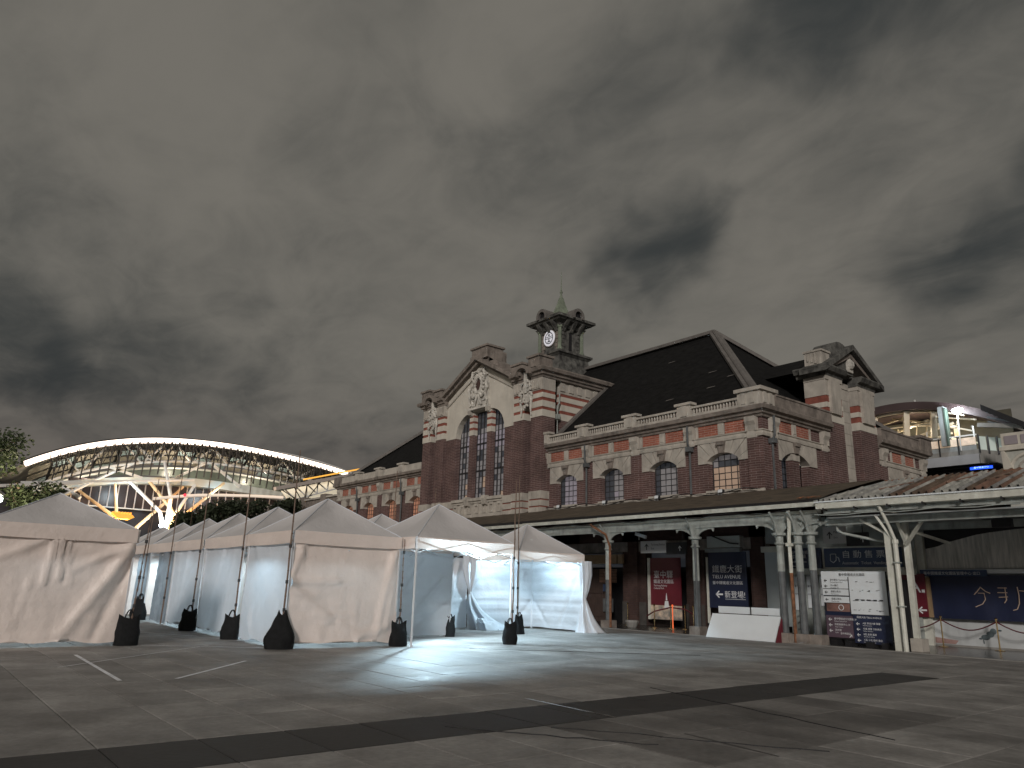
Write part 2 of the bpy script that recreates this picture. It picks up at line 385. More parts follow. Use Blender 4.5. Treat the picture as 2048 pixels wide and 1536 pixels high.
def arch_head(F, uc, hw, zs, rise, ow, zb, zt, nv=7, m=STONE):
    """voussoirs fanning from a segmental arch out to a rectangular stone field"""
    Rr = (hw*hw+rise*rise)/(2*rise); cz = zs+rise-Rr; a0 = math.asin(hw/Rr)
    fc = (uc, cz+.55*Rr-.2) if Rr < 2 else (uc, cz)
    def arc(a): return (uc+Rr*math.sin(a), cz+Rr*math.cos(a))
    def outer(a):
        px, pz = arc(a); dx, dz = math.sin(a*1.5), math.cos(a*1.5)
        t1 = (zt-pz)/dz if dz > 1e-6 else 1e9
        t2 = ((uc+ow-px)/dx if dx > 1e-6 else ((uc-ow-px)/dx if dx < -1e-6 else 1e9))
        t = min(t1, t2); return (px+dx*t, pz+dz*t), (0 if t1 < t2 else (1 if dx > 0 else -1))
    ed = [-a0 + 2*a0*k/nv for k in range(nv+1)]
    for k in range(nv):
        a, b = ed[k]+.006, ed[k+1]-.006; (oa, sa), (ob, sb) = outer(a), outer(b)
        inner = [arc(a+(b-a)*t/3) for t in range(4)]
        poly = inner + [ob] + ([(uc+ow, zt)] if sb == 1 and sa != 1 else []) + ([(uc-ow, zt)] if sa == -1 and sb != -1 else []) + [oa]
        mb = MB(); pr = -.05-rnd.uniform(0, .012)
        if k == nv//2:
            F.prism(mb, [(uc-.11, zs+rise-.03), (uc+.11, zs+rise-.03), (uc+.2, zt-.02), (uc-.2, zt-.02)], -.17, .0)
            F.prism(mb, [(uc-.2, zt-.2), (uc+.2, zt-.2), (uc+.2, zt-.02), (uc-.2, zt-.02)], -.24, -.17)
            build('keystone', mb, STONED, st); mb = MB()
        F.prism(mb, poly, pr, .38); SP('voussoir', mb, m)
    for sgn in (-1, 1):
        (oa, _) = outer(sgn*a0)
        p = [(uc+sgn*hw, zb), (uc+sgn*ow, zb), (uc+sgn*ow, oa[1]), (uc+sgn*hw, zs)]
        mb = MB(); F.prism(mb, p if sgn > 0 else p[::-1], -.055, .38); SP('voussoir', mb, m)
def cap(F, u, w=.5, z0=8.22, z1=9.15):
    mb = MB(); F.side(mb, [(0, z0+.05), (-.13, z0), (-.15, z0+.12), (-.13, z0+.3), (-.2, z0+.55), (-.3, z0+.72), (-.3, z1), (0, z1)], u-w/2, u+w/2)
    F.box(mb, u-w/2-.03, u-w/2+.05, -.2, -.02, z0+.3, z1-.03); F.box(mb, u+w/2-.05, u+w/2+.03, -.2, -.02, z0+.3, z1-.03)
    SP('bracket', mb, STONE)
def facade(F, ulo, uhi, wins, capus, pipes, hw=.83, ow=1.35, zs=7.45, rise=.31, panes=None, mid=False, split=True, glass_d=.36, nu=5, nv=6):
    """one storey and a half of brick wall above the platform canopy"""
    edges = [ulo] + [e for c in wins for e in (c-hw, c+hw)] + [uhi]
    for i in range(0, len(edges), 2):
        mb = MB(); F.box(mb, edges[i], edges[i+1], 0, .42, 5.9, 7.33); SP('wall', mb, BRICK)
    edges = [ulo] + [e for c in wins for e in (c-ow, c+ow)] + [uhi]
    for i in range(0, len(edges), 2):
        mb = MB(); F.box(mb, edges[i], edges[i+1], 0, .42, 7.33, 8.30); SP('wall', mb, BRICK)
    mb = MB(); F.box(mb, ulo, uhi, .002, .42, 8.30, 9.6); SP('wall', mb, BRICK)
    mb = MB(); F.box(mb, ulo+.01, uhi-.01, -.06, .42, 5.70, 5.99); SP('sill_course', mb, STONE)
    for c in wins:
        arch_head(F, c, hw, zs, rise, ow, 7.33, 8.285)
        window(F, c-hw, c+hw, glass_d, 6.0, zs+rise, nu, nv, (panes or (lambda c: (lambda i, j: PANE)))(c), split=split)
        mb = MB(); F.box(mb, c-hw-.08, c+hw+.08, -.14, .3, 5.96, 6.06); SP('window_sill', mb, STONE)
        if mid:
            mb = MB(); F.box(mb, c-.3, c+.3, -.02, .3, 6.0, 7.45); SP('mullion_pier', mb, BRICK)
            mb = MB(); F.box(mb, c-.33, c+.33, -.05, .3, 7.45, 7.74); SP('pier_cap', mb, STONE)
        # orange brick panel and its stone tablet
        for a, b in ((c-1.28, c-.2), (c+.2, c+1.28)):
            mb = MB(); F.box(mb, a, b, -.035, .05, 8.60, 9.12); SP('brick_panel', mb, BRICKL)
        mb = MB(); F.box(mb, c-.16, c+.16, -.08, .05, 8.60, 9.12); F.box(mb, c-.1, c+.1, -.11, .05, 8.68, 9.02); SP('tablet', mb, STONE)
        mb = MB(); F.box(mb, c-1.42, c-1.30, -.07, .05, 8.58, 9.13); F.box(mb, c+1.30, c+1.42, -.07, .05, 8.58, 9.13); SP('panel_frame', mb, STONE)
    for u in capus:
        cap(F, u)
        if u not in pipes:
            mb = MB(); F.box(mb, u-.27, u+.27, -.10, .02, 5.99, 8.24); SP('pilaster', mb, BRICK)
    for u in pipes:
        mb = MB(); p = F.pt(u, -.16, 0)
        mb.tube([F.pt(u, -.16, 5.95), F.pt(u, -.16, 8.1), F.pt(u, -.3, 8.35), F.pt(u, -.3, 9.2)], .055, 7)
        F.box(mb, u-.13, u+.13, -.32, -.04, 7.98, 8.2); SP('downpipe', mb, PAINTG)
mir = lambda x: -77.1 - x
WR = [-20.14, -23.60, -27.08, -30.56]; CR = [-21.87, -25.34, -28.82]
def panes_r(c):
    def f(i, j):
        if c == -20.14: return PANEW if j < 4 else PANED if j == 4 and i > 0 else PANE
        if c == -30.56: return PANEL if 0 < i else PANED
        if c == -27.08: return PANED if i < 2 else (PANEL if rnd.random() < .2 else PANE)
        return PANED if (i == 0 or j == 5) else PANE
    return f
facade(FF, -32.05, XS, WR[::-1], CR + [-18.5, -32.3], [-21.87, -28.82], panes=panes_r)
mb = MB(); FF.box(mb, XS-.62, XS+.02, -.05, .05, 5.99, 8.24); SP('pilaster', mb, BRICK)
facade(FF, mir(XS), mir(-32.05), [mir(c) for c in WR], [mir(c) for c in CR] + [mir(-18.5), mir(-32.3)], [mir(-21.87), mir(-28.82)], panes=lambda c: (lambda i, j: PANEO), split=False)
facade(FS, YF+.42, 34.0, [31.0], [29.25, 33.55], [29.0], hw=1.15, ow=1.82, zs=7.38, rise=.42, panes=lambda c: (lambda i, j: PANED), mid=True, split=False, glass_d=.55, nu=6)
facade(FS, 39.0, 44.5, [41.9], [39.5, 44.2], [], hw=1.15, ow=1.82, zs=7.38, rise=.42, panes=lambda c: (lambda i, j: PANED), mid=True, split=False, glass_d=.55, nu=6)
molding('cornice', [(-32.05, YF), (XS, YF), (XS, 34.0)], CORN, STONED)
molding('band_course', [(-32.05, YF), (XS, YF), (XS, 34.0)], BAND, STONE)
molding('cornice', [(XS, 39.0), (XS, 44.5), (-30, 44.5)], CORN, STONED)
molding('band_course', [(XS, 39.0), (XS, 44.5), (-30, 44.5)], BAND, STONE)
molding('cornice', [(mir(XS), 40), (mir(XS), YF), (mir(-32.05), YF)], CORN, STONED)
molding('band_course', [(mir(XS), 40), (mir(XS), YF), (mir(-32.05), YF)], BAND, STONE)
# gable-end and rear walls
mb = MB(); mb.box(mir(XS), mir(XS)+.4, YF, 44.5, 0, 9.6); SP('wall', mb, BRICK)
mb = MB(); mb.box(mir(XS), XS, 44.1, 44.5, 0, 9.6); SP('wall', mb, BRICK)
# balustrades: rails, balusters, pedestals
bal_mb = MB(); bal_mb.lathe(-30, YF-.28, [(.045, 9.74), (.05, 9.77), (.028, 9.80), (.055, 9.87), (.045, 9.93), (.028, 9.96), (.045, 9.99), (.045, 10.0)], 6)
def ped(F, u, w=.8, cw=None, zt=10.32, d0=-.42, m=STONE):
    mb = MB(); F.box(mb, u-w/2, u+w/2, d0, -.12, 9.61, zt-.12); F.box(mb, u-w/2-.1, u+w/2+.1, d0-.09, -.05, zt-.12, zt)
    F.box(mb, u-w*.22, u+w*.22, d0-.05, d0, 9.66, zt-.14); return SP('pedestal', mb, m)
first_bal = None
def balustrade(F, us, endped=True):
    global first_bal
    for a, b in zip(us, us[1:]):
        a2, b2 = a+.42, b-.42
        par = MB(); F.box(par, a2-.02, b2+.02, -.40, -.16, 9.61, 9.72); r = SP('balustrade', par, STONE)
        t = MB(); F.box(t, a2-.02, b2+.02, -.38, -.18, 9.995, 10.09); build('rail', t, STONE, r)
        n = int((b2-a2)/.165)
        for i in range(n):
            u = a2+(b2-a2)*(i+.5)/n; p = F.pt(u, -.28, 0)
            if first_bal is None: first_bal = build('baluster', bal_mb, STONE, r, smooth=True); first_bal_org = WO[first_bal.name]
            off = Vector((p[0]-WO[first_bal.name].x, p[1]-WO[first_bal.name].y, 0))
            if i == 0 and a == us[0] and F is FF and a == -32.05: first_bal.location = WO[first_bal.name]+off-WO[r.name]; first_bal.parent = r; WO[first_bal.name] += off
            else: dup(first_bal, r, off)
        F_b = MB(); F.box(F_b, a2, b2, -.20, -.17, 9.72, 9.995); build('backing', F_b, STONED, r)
rp = [-32.05, -28.9, -25.4, -21.95, -18.42]
balustrade(FF, rp)
for u in rp[1:-1]: ped(FF, u)
ped(FF, -31.9, .5)
mb = MB(); mb.box(-18.95, -17.78, YF-.42, YF+.75, 9.61, 10.24); mb.box(-19.05, -17.66, YF-.53, YF+.85, 10.24, 10.40)
for a in (-18.75, -18.3): mb.box(a, a+.22, YF-.46, YF-.42, 9.7, 10.2)
for a in (28.3, 28.75): mb.box(-17.78, -17.74, a, a+.22, 9.7, 10.2)
SP('pedestal', mb, STONE)
mb = MB(); mb.box(XS+.1, XS+.34, YF+.7, 34.0, 9.61, 10.12); mb.box(XS+.06, XS+.38, YF+.7, 34.0, 10.12, 10.2); SP('parapet', mb, STONED)
mb = MB(); mb.box(XS+.1, XS+.34, 39.0, 43.6, 9.61, 10.12); mb.box(XS+.06, XS+.38, 39.0, 43.6, 10.12, 10.2); SP('parapet', mb, STONED)
mb = MB(); mb.box(XS-.6, XS+.42, 43.5, 44.9, 9.61, 10.3); mb.box(XS-.7, XS+.5, 43.4, 45, 10.3, 10.45); SP('pedestal', mb, STONED)
lp = [mir(u) for u in rp]; 
for u in lp[1:-1]: ped(FF, u, m=STONE)
for a, b in zip(lp[1:][::-1], lp[:-1][::-1]):
    mb = MB(); FF.box(mb, a+.4, b-.4, -.38, -.18, 9.61, 10.09); SP('parapet', mb, STONE)
mb = MB(); mb.box(mir(-17.78), mir(-19.2), YF-.42, YF+.75, 9.61, 10.2); SP('pedestal', mb, STONED)

# roofs
def hip(x0, x1, y0, y1, z0, zr, run):
    ym = (y0+y1)/2; mb = MB()
    a, b, c, d = (x0,y0,z0), (x1,y0,z0), (x1,y1,z0), (x0,y1,z0); e, f = (x0+run, ym, zr), (x1-run, ym, zr)
    mb.add([a,b,c,d,e,f], [(0,1,5,4), (1,2,5), (2,3,4,5), (3,0,4)])
    r = SP('roof', mb, SLATE)
    for p, q in ((b, f), (c, f), (a, e), (d, e), (e, f)):
        t = MB(); P, Q = Vector(p), Vector(q); t.bar(P+Vector((0,0,.05)), Q+Vector((0,0,.05)), .62, .16); t.tube([P+Vector((0,0,.16)), Q+Vector((0,0,.16))], .13, 8)
        build('ridge_cap', t, RIDGE, r)
    return r
hip(mir(-18.3), -18.3, 28.75, 44.25, 9.95, 16.9, 7.7)
# flecks of moss / repaired slates on the front slope
for px, pz in ((-22.4, 11.6), (-23.3, 12.9), (-24.8, 11.3), (-21.6, 12.2), (-27.8, 14.9)):
    y = 28.75 + (pz-9.95)/6.95*7.75; mb = MB(); h = .05
    mb.quad((px, y-.04, pz+.01), (px+.5, y-.04, pz+.03), (px+.55, y+h-.04, pz+h*.9+.03), (px+.05, y+h-.04, pz+h*.9+.02)); SP('slate', mb, RIDGE)

# ---------------- central pavilion
YP = 27.9; FP = Fr('y', YP)
cx = -38.53
def both(f):
    for s in (1, -1): f(s)
def B(u): return u            # distances from the centre line
PW = 6.48
def pav_box(u0, u1, d0, d1, z0, z1, s, mb=None):
    a, b = sorted((cx+s*u0, cx+s*u1)); m2 = mb or MB(); FP.box(m2, a, b, d0, d1, z0, z1); return m2
for s in (1, -1):
    for (u0, u1) in ((5.46, 6.48), (3.82, 4.80)):
        dd = 5.0 if u1 > 6 and s == 1 else 1.0
        SP('pilaster', pav_box(u0, u1, 0, 1.0, 6.95, 11.32, s), BRICK)
        zb = 5.75
        for z0, z1, m, pd in ((5.75, 6.02, STONE, -.04), (6.02, 6.1, REDB, 0), (6.1, 6.42, STONE, -.04), (6.42, 6.5, REDB, 0), (6.5, 6.95, STONE, -.05),
                              (11.32, 11.72, STONEC, -.03), (11.72, 11.9, REDB, 0), (11.9, 12.27, STONEC, -.03), (12.27, 12.47, REDB, 0), (12.47, 12.75, STONEC, -.03), (12.75, 12.93, REDB, 0), (12.93, 13.68, STONE, -.05)):
            SP('stone_band' if m is not REDB else 'brick_band', pav_box(u0-(.03 if pd < 0 else 0), u1+(.03 if pd < 0 else 0), pd, 1.0, z0, z1, s), m)
        mb = pav_box(u0+.12, u1-.12, -.12, 0, 13.0, 13.6, s)
        for k in range(4): pav_box(u0+.17+k*.2, u0+.25+k*.2, -.17, -.12, 13.08, 13.58, s, mb)
        SP('capital', mb, STONE)
    SP('wall', pav_box(4.80, 5.46, 1.3, 1.5, 5.75, 12.2, s), BLACK); SP('wall', pav_box(4.80, 5.46, .45, 1.0, 12.2, 13.7, s), STONED); SP('stone_band', pav_box(4.80, 5.46, .5, 1.4, 5.75, 6.6, s), STONE)  # slot back is black, its deep shade put into the colour
    SP('wall', pav_box(2.65, 3.83, .25, 1.0, 6.95, 11.2, s), BRICK)
    for z0, z1, m, pd in ((5.75, 6.02, STONE, .2), (6.02, 6.1, REDB, .25), (6.1, 6.42, STONE, .2), (6.42, 6.5, REDB, .25), (6.5, 6.95, STONE, .19)):
        SP('stone_band' if m is STONE else 'brick_band', pav_box(2.65, 3.82, pd, 1.0, z0, z1, s), m)
    # ornament: hood, cartouche shield and swags over the slot
    uc = cx+s*5.12; mb = MB()
    arcp = [(uc-.72*math.cos(math.pi*k/12), 13.95+.62*math.sin(math.pi*k/12)) for k in range(13)]; inn = [(uc-.52*math.cos(math.pi*k/12), 13.95+.43*math.sin(math.pi*k/12)) for k in range(12, -1, -1)]
    FP.prism(mb, arcp+inn, -.62, .5); SP('hood', mb, STONED)
    mb = MB(); FP.prism(mb, [(uc-.52, 13.9), (uc+.52, 13.9), (uc+.4, 14.3), (uc, 14.42), (uc-.4, 14.3)], .1, .5); SP('hood_backing', mb, STONED)
    mb = MB(); FP.prism(mb, [(uc-.3, 12.4), (uc, 12.1), (uc+.3, 12.4), (uc+.33, 13.3), (uc+.2, 13.7), (uc-.2, 13.7), (uc-.33, 13.3)], -.12, .6)
    FP.prism(mb, [(uc-.13, 12.9), (uc+.13, 12.9), (uc+.16, 14.2), (uc-.16, 14.2)], -.22, .3)
    for k in range(26):
        a = rnd.uniform(0, 6.28); r = rnd.uniform(.2, .46); mb.ball(uc+r*1.2*math.cos(a), YP-.14-rnd.uniform(0, .1), 12.85+r*1.9*math.sin(a), rnd.uniform(.06, .12), n=6, m=4)
    for q in (-1, 1):
        mb.tube([(uc+q*.42, YP-.12, 12.9), (uc+q*.5, YP-.15, 12.4), (uc+q*.42, YP-.12, 11.9), (uc+q*.46, YP-.1, 11.5)], .1, 6, .05)
        mb.tube([(uc+q*.1, YP-.18, 13.6), (uc+q*.38, YP-.2, 13.5), (uc+q*.44, YP-.2, 13.15), (uc+q*.25, YP-.18, 13.0)], .06, 6)
    SP('cartouche', mb, mat('stone_carved', (.56, .54, .49), .85, .35, 3, stain=.5, bump=.4))
# groups of pilasters carry a cornice that breaks forward
PC = [(-.3, 13.68), (.06, 13.68), (.1, 13.8), (.2, 13.84), (.24, 13.98), (.40, 14.03), (.46, 14.2), (.42, 14.26), (-.3, 14.26)]
R0, R1 = cx+5.48, cx+6.50
molding('cornice', [(R0, YP), (R1, YP), (R1, 33.6)], PC, STONED)
molding('cornice', [(cx+3.75, YP), (cx+4.78, YP)], PC, STONED)
molding('cornice', [(cx-6.50, 33.6), (cx-6.50, YP), (cx-5.48, YP)], PC, STONED)
molding('cornice', [(cx-4.78, YP), (cx-3.75, YP)], PC, STONED)
for s in (1, -1):
    for z0, z1, u0, u1, e in ((14.26, 14.95, 5.45, 6.5, .0), (14.26, 14.75, 3.9, 4.9, 0)):
        mb = pav_box(u0, u1, -.3, .75, z0, z1, s); pav_box(u0-.08, u1+.08, -.4, .85, z1, z1+.13, s, mb)
        pav_box(u0+.3, u1-.3, -.36, -.3, z0+.08, z1-.1, s, mb); SP('pedestal', mb, STONED)
# right return wall with its stripes
xr = cx+6.48
mb = MB(); mb.box(xr-.9, xr-.7, YP+1.0, YP+1.55, 5.7, 13.0); SP('wall', mb, BLACK)  # recess coloured black to stand in for the shade in the gap
mb = MB(); mb.box(xr-.5, xr-.12, YP+1.55, 34, 5.7, 11.3); SP('wall', mb, BRICK)
for z0, z1, m in ((11.3, 11.7, STONEC), (11.7, 11.9, REDB), (11.9, 12.27, STONEC), (12.27, 12.47, REDB), (12.47, 12.77, STONEC), (12.77, 12.95, REDB), (12.95, 13.7, STONE)):
    mb = MB(); mb.box(xr-.5, xr-.12+(.0 if m is REDB else .025), YP+1.55, 33.6, z0, z1); SP('stone_band' if m is not REDB else 'brick_band', mb, m)
for k in range(6):
    mb = MB(); mb.box(xr-.12, xr-.03, YP+1.5+k*.7, YP+1.85+k*.7, 13.1, 13.6); SP('bracket', mb, STONE)
mb = MB(); mb.tube([(xr+.0, YP+1.2, 10.1), (xr+.0, YP+1.2, 12.1), (xr+.0, YP+1.35, 12.3), (xr, YP+1.35, 12.9)], .06, 7); mb.box(xr-.1, xr+.1, YP+1.1, YP+1.35, 11.3, 11.6); SP('downpipe', mb, PAINTW)
mb = MB(); mb.box(xr-.3, xr+.3, YP+.9, 33.4, 14.26, 14.34); SP('coping', mb, STONED)
mb = MB(); mb.box(cx-6.36, cx-6.0, YP+1.0, 34, 5.7, 13.7); SP('wall', mb, BRICK)
# flashing where the slate meets the return wall
mb = MB(); mb.bar((xr+.1, 28.95, 10.25), (xr+.1, 33.5, 14.3), .35, .12); SP('flashing', mb, RIDGE)
# three tall windows between brick piers
FG = Fr('y', 28.55)
for a, b in ((-2.65, -1.19), (-.75, .75), (1.19, 2.65)):
    def pf(i, j, a=a):
        if j in (9, 10, 11): return PANEL if a > -2 or i > 1 else PANE
        if j >= 13: return PANED
        if j < 4 and i >= 2: return PANEW if rnd.random() < .5 else PANE
        return PANE if rnd.random() < .8 else PANED
    window(FG, cx+a, cx+b, 0, 7.0, 12.7, 4, 16, pf, split=True, bar=.028)
    mb = MB()
    for zz in (8.82, 10.6): FG.box(mb, cx+a, cx+b, -.06, .04, zz-.05, zz+.05)
    for k in (1, 2, 3): u = cx+a+(b-a)*k/4; FG.box(mb, u-.03, u+.03, -.06, .04, 7.0, 12.7)
    SP('transom', mb, IRON)
for s in (-1, 1):
    u = cx+s*.97
    mb = MB(); FP.box(mb, u-.22, u+.22, .3, .75, 6.95, 11.2); SP('mullion_pier', mb, BRICK)
    for z0, z1, m in ((11.2, 11.55, STONEC), (11.55, 11.72, REDB), (11.72, 12.0, STONEC), (12.0, 12.15, REDB), (12.15, 12.4, STONEC), (12.4, 12.55, REDB), (12.55, 12.85, STONEC)):
        mb = MB(); FP.box(mb, u-.23, u+.23, .28, .75, z0, z1); SP('stone_band' if m is not REDB else 'brick_band', mb, m)
    mb = MB(); FP.side(mb, [(.3, 12.45), (.05, 12.55), (-.02, 12.75), (.05, 12.95), (.3, 12.95)], u-.14, u+.14); SP('bracket', mb, STONE)
# cream gable field: voussoir-like stones fanning over the great opening
def gz(u): return 16.05 - abs(u)*.52
def op(u):
    a = abs(u)
    if a <= 1.15: return 12.78
    t = (a-1.15)/1.5; return 11.2 + 1.5*math.sqrt(max(0, 1-t*t))
us = [-3.82, -3.2, -2.65, -2.62, -2.5, -2.3, -2.0, -1.65, -1.15, -.6, 0, .6, 1.15, 1.65, 2.0, 2.3, 2.5, 2.62, 2.65, 3.2, 3.82]
def fan(s):
    pts_in = [(2.65, 11.2)] + [(1.15+1.5*math.cos(a), 11.2+1.5*math.sin(a)) for a in [math.pi/2*k/7 for k in range(1, 8)]]
    outs = [(3.83, 11.2), (3.83, 11.9), (3.83, 12.6), (3.83, 13.3), (3.83, 13.95), (3.2, gz(3.2)-.1), (2.4, gz(2.4)-.1), (1.5, gz(1.5)-.1)]
    for k in range(7):
        p = [pts_in[k], outs[k], outs[k+1], pts_in[k+1]]
        g = .008; mb = MB(); q = [(cx+s*a, b) for a, b in p]
        FP.prism(mb, q if s > 0 else q[::-1], .20+rnd.uniform(0, .012), 1.0); SP('voussoir', mb, STONEC)
    p = [(1.15, 12.7), (1.5, gz(1.5)-.1), (0, gz(0)-.1), (0, 12.78), (1.15, 12.78)]
    mb = MB(); q = [(cx+s*a, b) for a, b in p]; FP.prism(mb, q if s > 0 else q[::-1], .24, 1.0); SP('gable_field', mb, STONEC)
fan(1); fan(-1)
# inner raking moulding
for s in (1, -1):
    mb = MB(); q = [(cx+s*a, b) for a, b in ((3.83, gz(3.83)-.62), (.9, gz(.9)-.62), (.9, gz(.9)-.5), (3.83, gz(3.83)-.5))]; FP.prism(mb, q if s > 0 else q[::-1], .12, .25); SP('moulding', mb, STONE)
    mb = MB(); q = [(cx+s*a, b) for a, b in ((4.0, gz(4.0)-.12), (0, gz(0)-.12), (0, gz(0)+.08), (4.0, gz(4.0)+.08))]; FP.prism(mb, q if s > 0 else q[::-1], -.12, .8); SP('raking_cornice', mb, STONED)
    mb = MB(); q = [(cx+s*a, b) for a, b in ((4.1, gz(4.1)+.08), (0, gz(0)+.08), (0, gz(0)+.34), (4.1, gz(4.1)+.34))]; FP.prism(mb, q if s > 0 else q[::-1], -.38, .9); SP('raking_cornice', mb, STONED)
    mb = MB(); q = [(cx+s*a, b) for a, b in ((3.9, gz(3.9)+.34), (.3, gz(.3)+.34), (.3, gz(.3)+.62), (3.9, gz(3.9)+.62))]; FP.prism(mb, q if s > 0 else q[::-1], .1, .95); SP('coping', mb, STONED)
mb = MB(); mb.box(cx-.75, cx+.95, YP-.1, YP+1.25, 16.2, 16.95); mb.box(cx-.85, cx+1.05, YP-.2, YP+1.35, 16.95, 17.08); SP('apex_block', mb, STONED)
for a_ in (-1.2, .95): SP('apex_block', MB().box(cx+a_, cx+a_+.45, YP+.1, YP+1.2, 15.9, 16.6), STONED)
# great cartouche with a wreath round a round opening
mb = MB(); FP.prism(mb, [(cx-1.0, 12.95), (cx+1.0, 12.95), (cx+.95, 14.4), (cx+.7, 15.2), (cx+.3, 15.62), (cx-.3, 15.62), (cx-.7, 15.2), (cx-.95, 14.4)], .1, .3)
FP.box(mb, cx-1.12, cx+1.12, -.02, .3, 12.82, 12.97)
ring = [(cx+.40*math.cos(a), YP+.0, 14.45+.55*math.sin(a)) for a in [2*math.pi*k/16 for k in range(16)]]
mb.tube(ring, .12, 7, closed=True)
for k in range(16): mb.ball(cx+.55*math.cos(k*.393), YP+.02, 14.45+.72*math.sin(k*.393), .10+.03*(k % 2), n=6, m=4)
for q in (-1, 1):
    mb.tube([(cx+q*.2, YP, 15.4), (cx+q*.55, YP-.05, 15.35), (cx+q*.72, YP-.05, 15.0), (cx+q*.6, YP, 14.8)], .09, 6)
    mb.tube([(cx+q*.85, YP, 14.5), (cx+q*1.0, YP-.05, 14.1), (cx+q*.85, YP-.05, 13.7), (cx+q*.95, YP, 13.3), (cx+q*.9, YP, 13.05)], .13, 6, .06)
    mb.tube([(cx+q*.15, YP-.02, 13.85), (cx+q*.45, YP-.08, 13.6), (cx+q*.7, YP-.05, 13.85)], .09, 6)
    mb.tube([(cx+q*.12, YP-.02, 13.7), (cx+q*.2, YP-.05, 13.35), (cx+q*.4, YP, 13.05)], .08, 6)
for k in range(46):
    u = rnd.uniform(-.85, .85); z = rnd.choice((rnd.uniform(13.05, 13.8), rnd.uniform(15.0, 15.5)))
    mb.ball(cx+u, YP+.05, z, rnd.uniform(.05, .11), n=6, m=4)
SP('cartouche', mb, mat('stone_carved', (.56, .54, .49), .85, .35, 3, stain=.5, bump=.4))
mb = MB(); mb.tube([(cx, YP+.18, 14.45), (cx, YP+.05, 14.45)], .36, 14); SP('oculus', mb, BRICKD)
# panelled plinth under the windows
mb = MB(); FP.box(mb, cx-2.65, cx+2.65, .28, 1.0, 5.75, 6.85); FP.box(mb, cx-2.7, cx+2.7, .08, .9, 6.82, 7.0); FP.box(mb, cx-2.65, cx+2.65, .14, .3, 5.75, 5.98); FP.box(mb, cx-2.65, cx+2.65, .18, .3, 6.68, 6.82)
SP('plinth', mb, STONE)
for k in range(7):
    u = cx-2.35+k*.783
    mb = MB(); FP.box(mb, u-.2, u-.13, .18, .28, 6.02, 6.66); FP.box(mb, u+.13, u+.2, .18, .28, 6.02, 6.66); FP.box(mb, u-.13, u+.13, .18, .28, 6.02, 6.14); FP.box(mb, u-.13, u+.13, .18, .28, 6.5, 6.66); SP('plinth_panel', mb, STONE)
for s in (-1, 1):
    mb = MB(); FP.side(mb, [(.3, 6.45), (.05, 6.55), (-.05, 6.9), (.0, 7.1), (.3, 7.1)], cx+s*.97-.2, cx+s*.97+.2); SP('bracket', mb, STONE)
# wall below the canopy, pavilion roof
mb = MB(); mb.prism([(cx-4.2, 13.8), (cx+4.2, 13.8), (cx+.02, 16.2), (cx-.02, 16.2)], 'y', YP+.9, 36.5); SP('roof', mb, SLATE)
mb = MB(); mb.prism([(cx-6.3, 13.7), (cx+6.3, 13.7), (cx+6.2, 14.25), (cx-6.2, 14.25)], 'y', YP+1.0, 34); SP('roof', mb, SLATE)

# ---------------- end pavilion on the right return
FE = Fr('x', XS+.15)
for a, b in ((34.0, 35.5), (37.15, 38.9)):
    mb = MB(); FE.box(mb, a, b, 0, 1.1, 5.7, 9.8); SP('pier', mb, BRICK)
    for z0, z1, m in ((9.8, 10.2, STONEC), (10.2, 10.5, REDB), (10.5, 10.75, STONEC), (10.75, 11.1, REDB), (11.1, 12.1, STONE)):
        e = 0 if m is REDB else .03; mb = MB(); FE.box(mb, a-e, b+e, -e, 1.1, z0, z1); SP('stone_band' if m is not REDB else 'brick_band', mb, m)
    mb = MB(); FE.box(mb, a+.25, b-.35, -.16, 0, 10.2, 11.9); FE.box(mb, a-.06, b+.06, -.08, 1.1, 11.9, 12.1); SP('bracket', mb, STONE)
mb = MB(); FE.box(mb, 35.5, 37.15, 1.0, 1.1, 5.7, 12.1); SP('wall', mb, BLACK)  # black back keeps the slot dark, shade painted in
for k in range(9):
    z0 = 6.6+k*.58; mb = MB(); FE.box(mb, 35.95, 36.72, .22, 1.05, z0, z0+.565); SP('stone_block', mb, STONE)
mb = MB(); FE.box(mb, 35.85, 36.65, .18, .6, 11.82, 12.12); SP('stone_block', mb, STONE)
mb = MB(); FE.box(mb, 35.55, 36.95, -.1, .8, 6.35, 6.6); SP('window_sill', mb, STONE)
EC = [(-.4, 12.1), (.08, 12.1), (.14, 12.25), (.3, 12.3), (.42, 12.5), (.38, 12.58), (-.4, 12.58)]
XE = XS+.15
molding('cornice', [(XS-1.3, 34.0), (XE, 34.0), (XE, 35.6)], EC, STONEX)
molding('cornice', [(XE, 37.05), (XE, 38.9), (XS-4.5, 38.9)], EC, STONEX)
FEz = lambda y: 14.15-abs(y-36.45)*.56
for s in (1, -1):
    q = [(36.45+s*a, b) for a, b in ((3.0, 14.15-3.0*.56-.28), (0, 13.87), (0, 14.15), (3.0, 14.15-3.0*.56))]; mb = MB(); FE.prism(mb, q if s > 0 else q[::-1], -.40, 1.0); SP('raking_cornice', mb, STONEX)
    q = [(36.45+s*a, b) for a, b in ((2.6, 14.15-2.6*.56-.42), (0, 13.5), (0, 13.72), (2.6, 14.15-2.6*.56-.28))]; mb = MB(); FE.prism(mb, q if s > 0 else q[::-1], -.2, 1.0); SP('raking_cornice', mb, STONED)
mb = MB(); FE.prism(mb, [(34.4, 12.55), (38.5, 12.55), (36.45, 13.6)], .45, 1.0); SP('tympanum', mb, STONEX)
mb = MB(); FE.box(mb, 36.2, 36.7, -.15, .6, 12.7, 13.5); mb.ball(XE+.1, 36.45, 13.1, .28, n=7, m=5); SP('cartouche', mb, mat('stone_carved', (.56, .54, .49), .85, .35, 3, stain=.5, bump=.4))
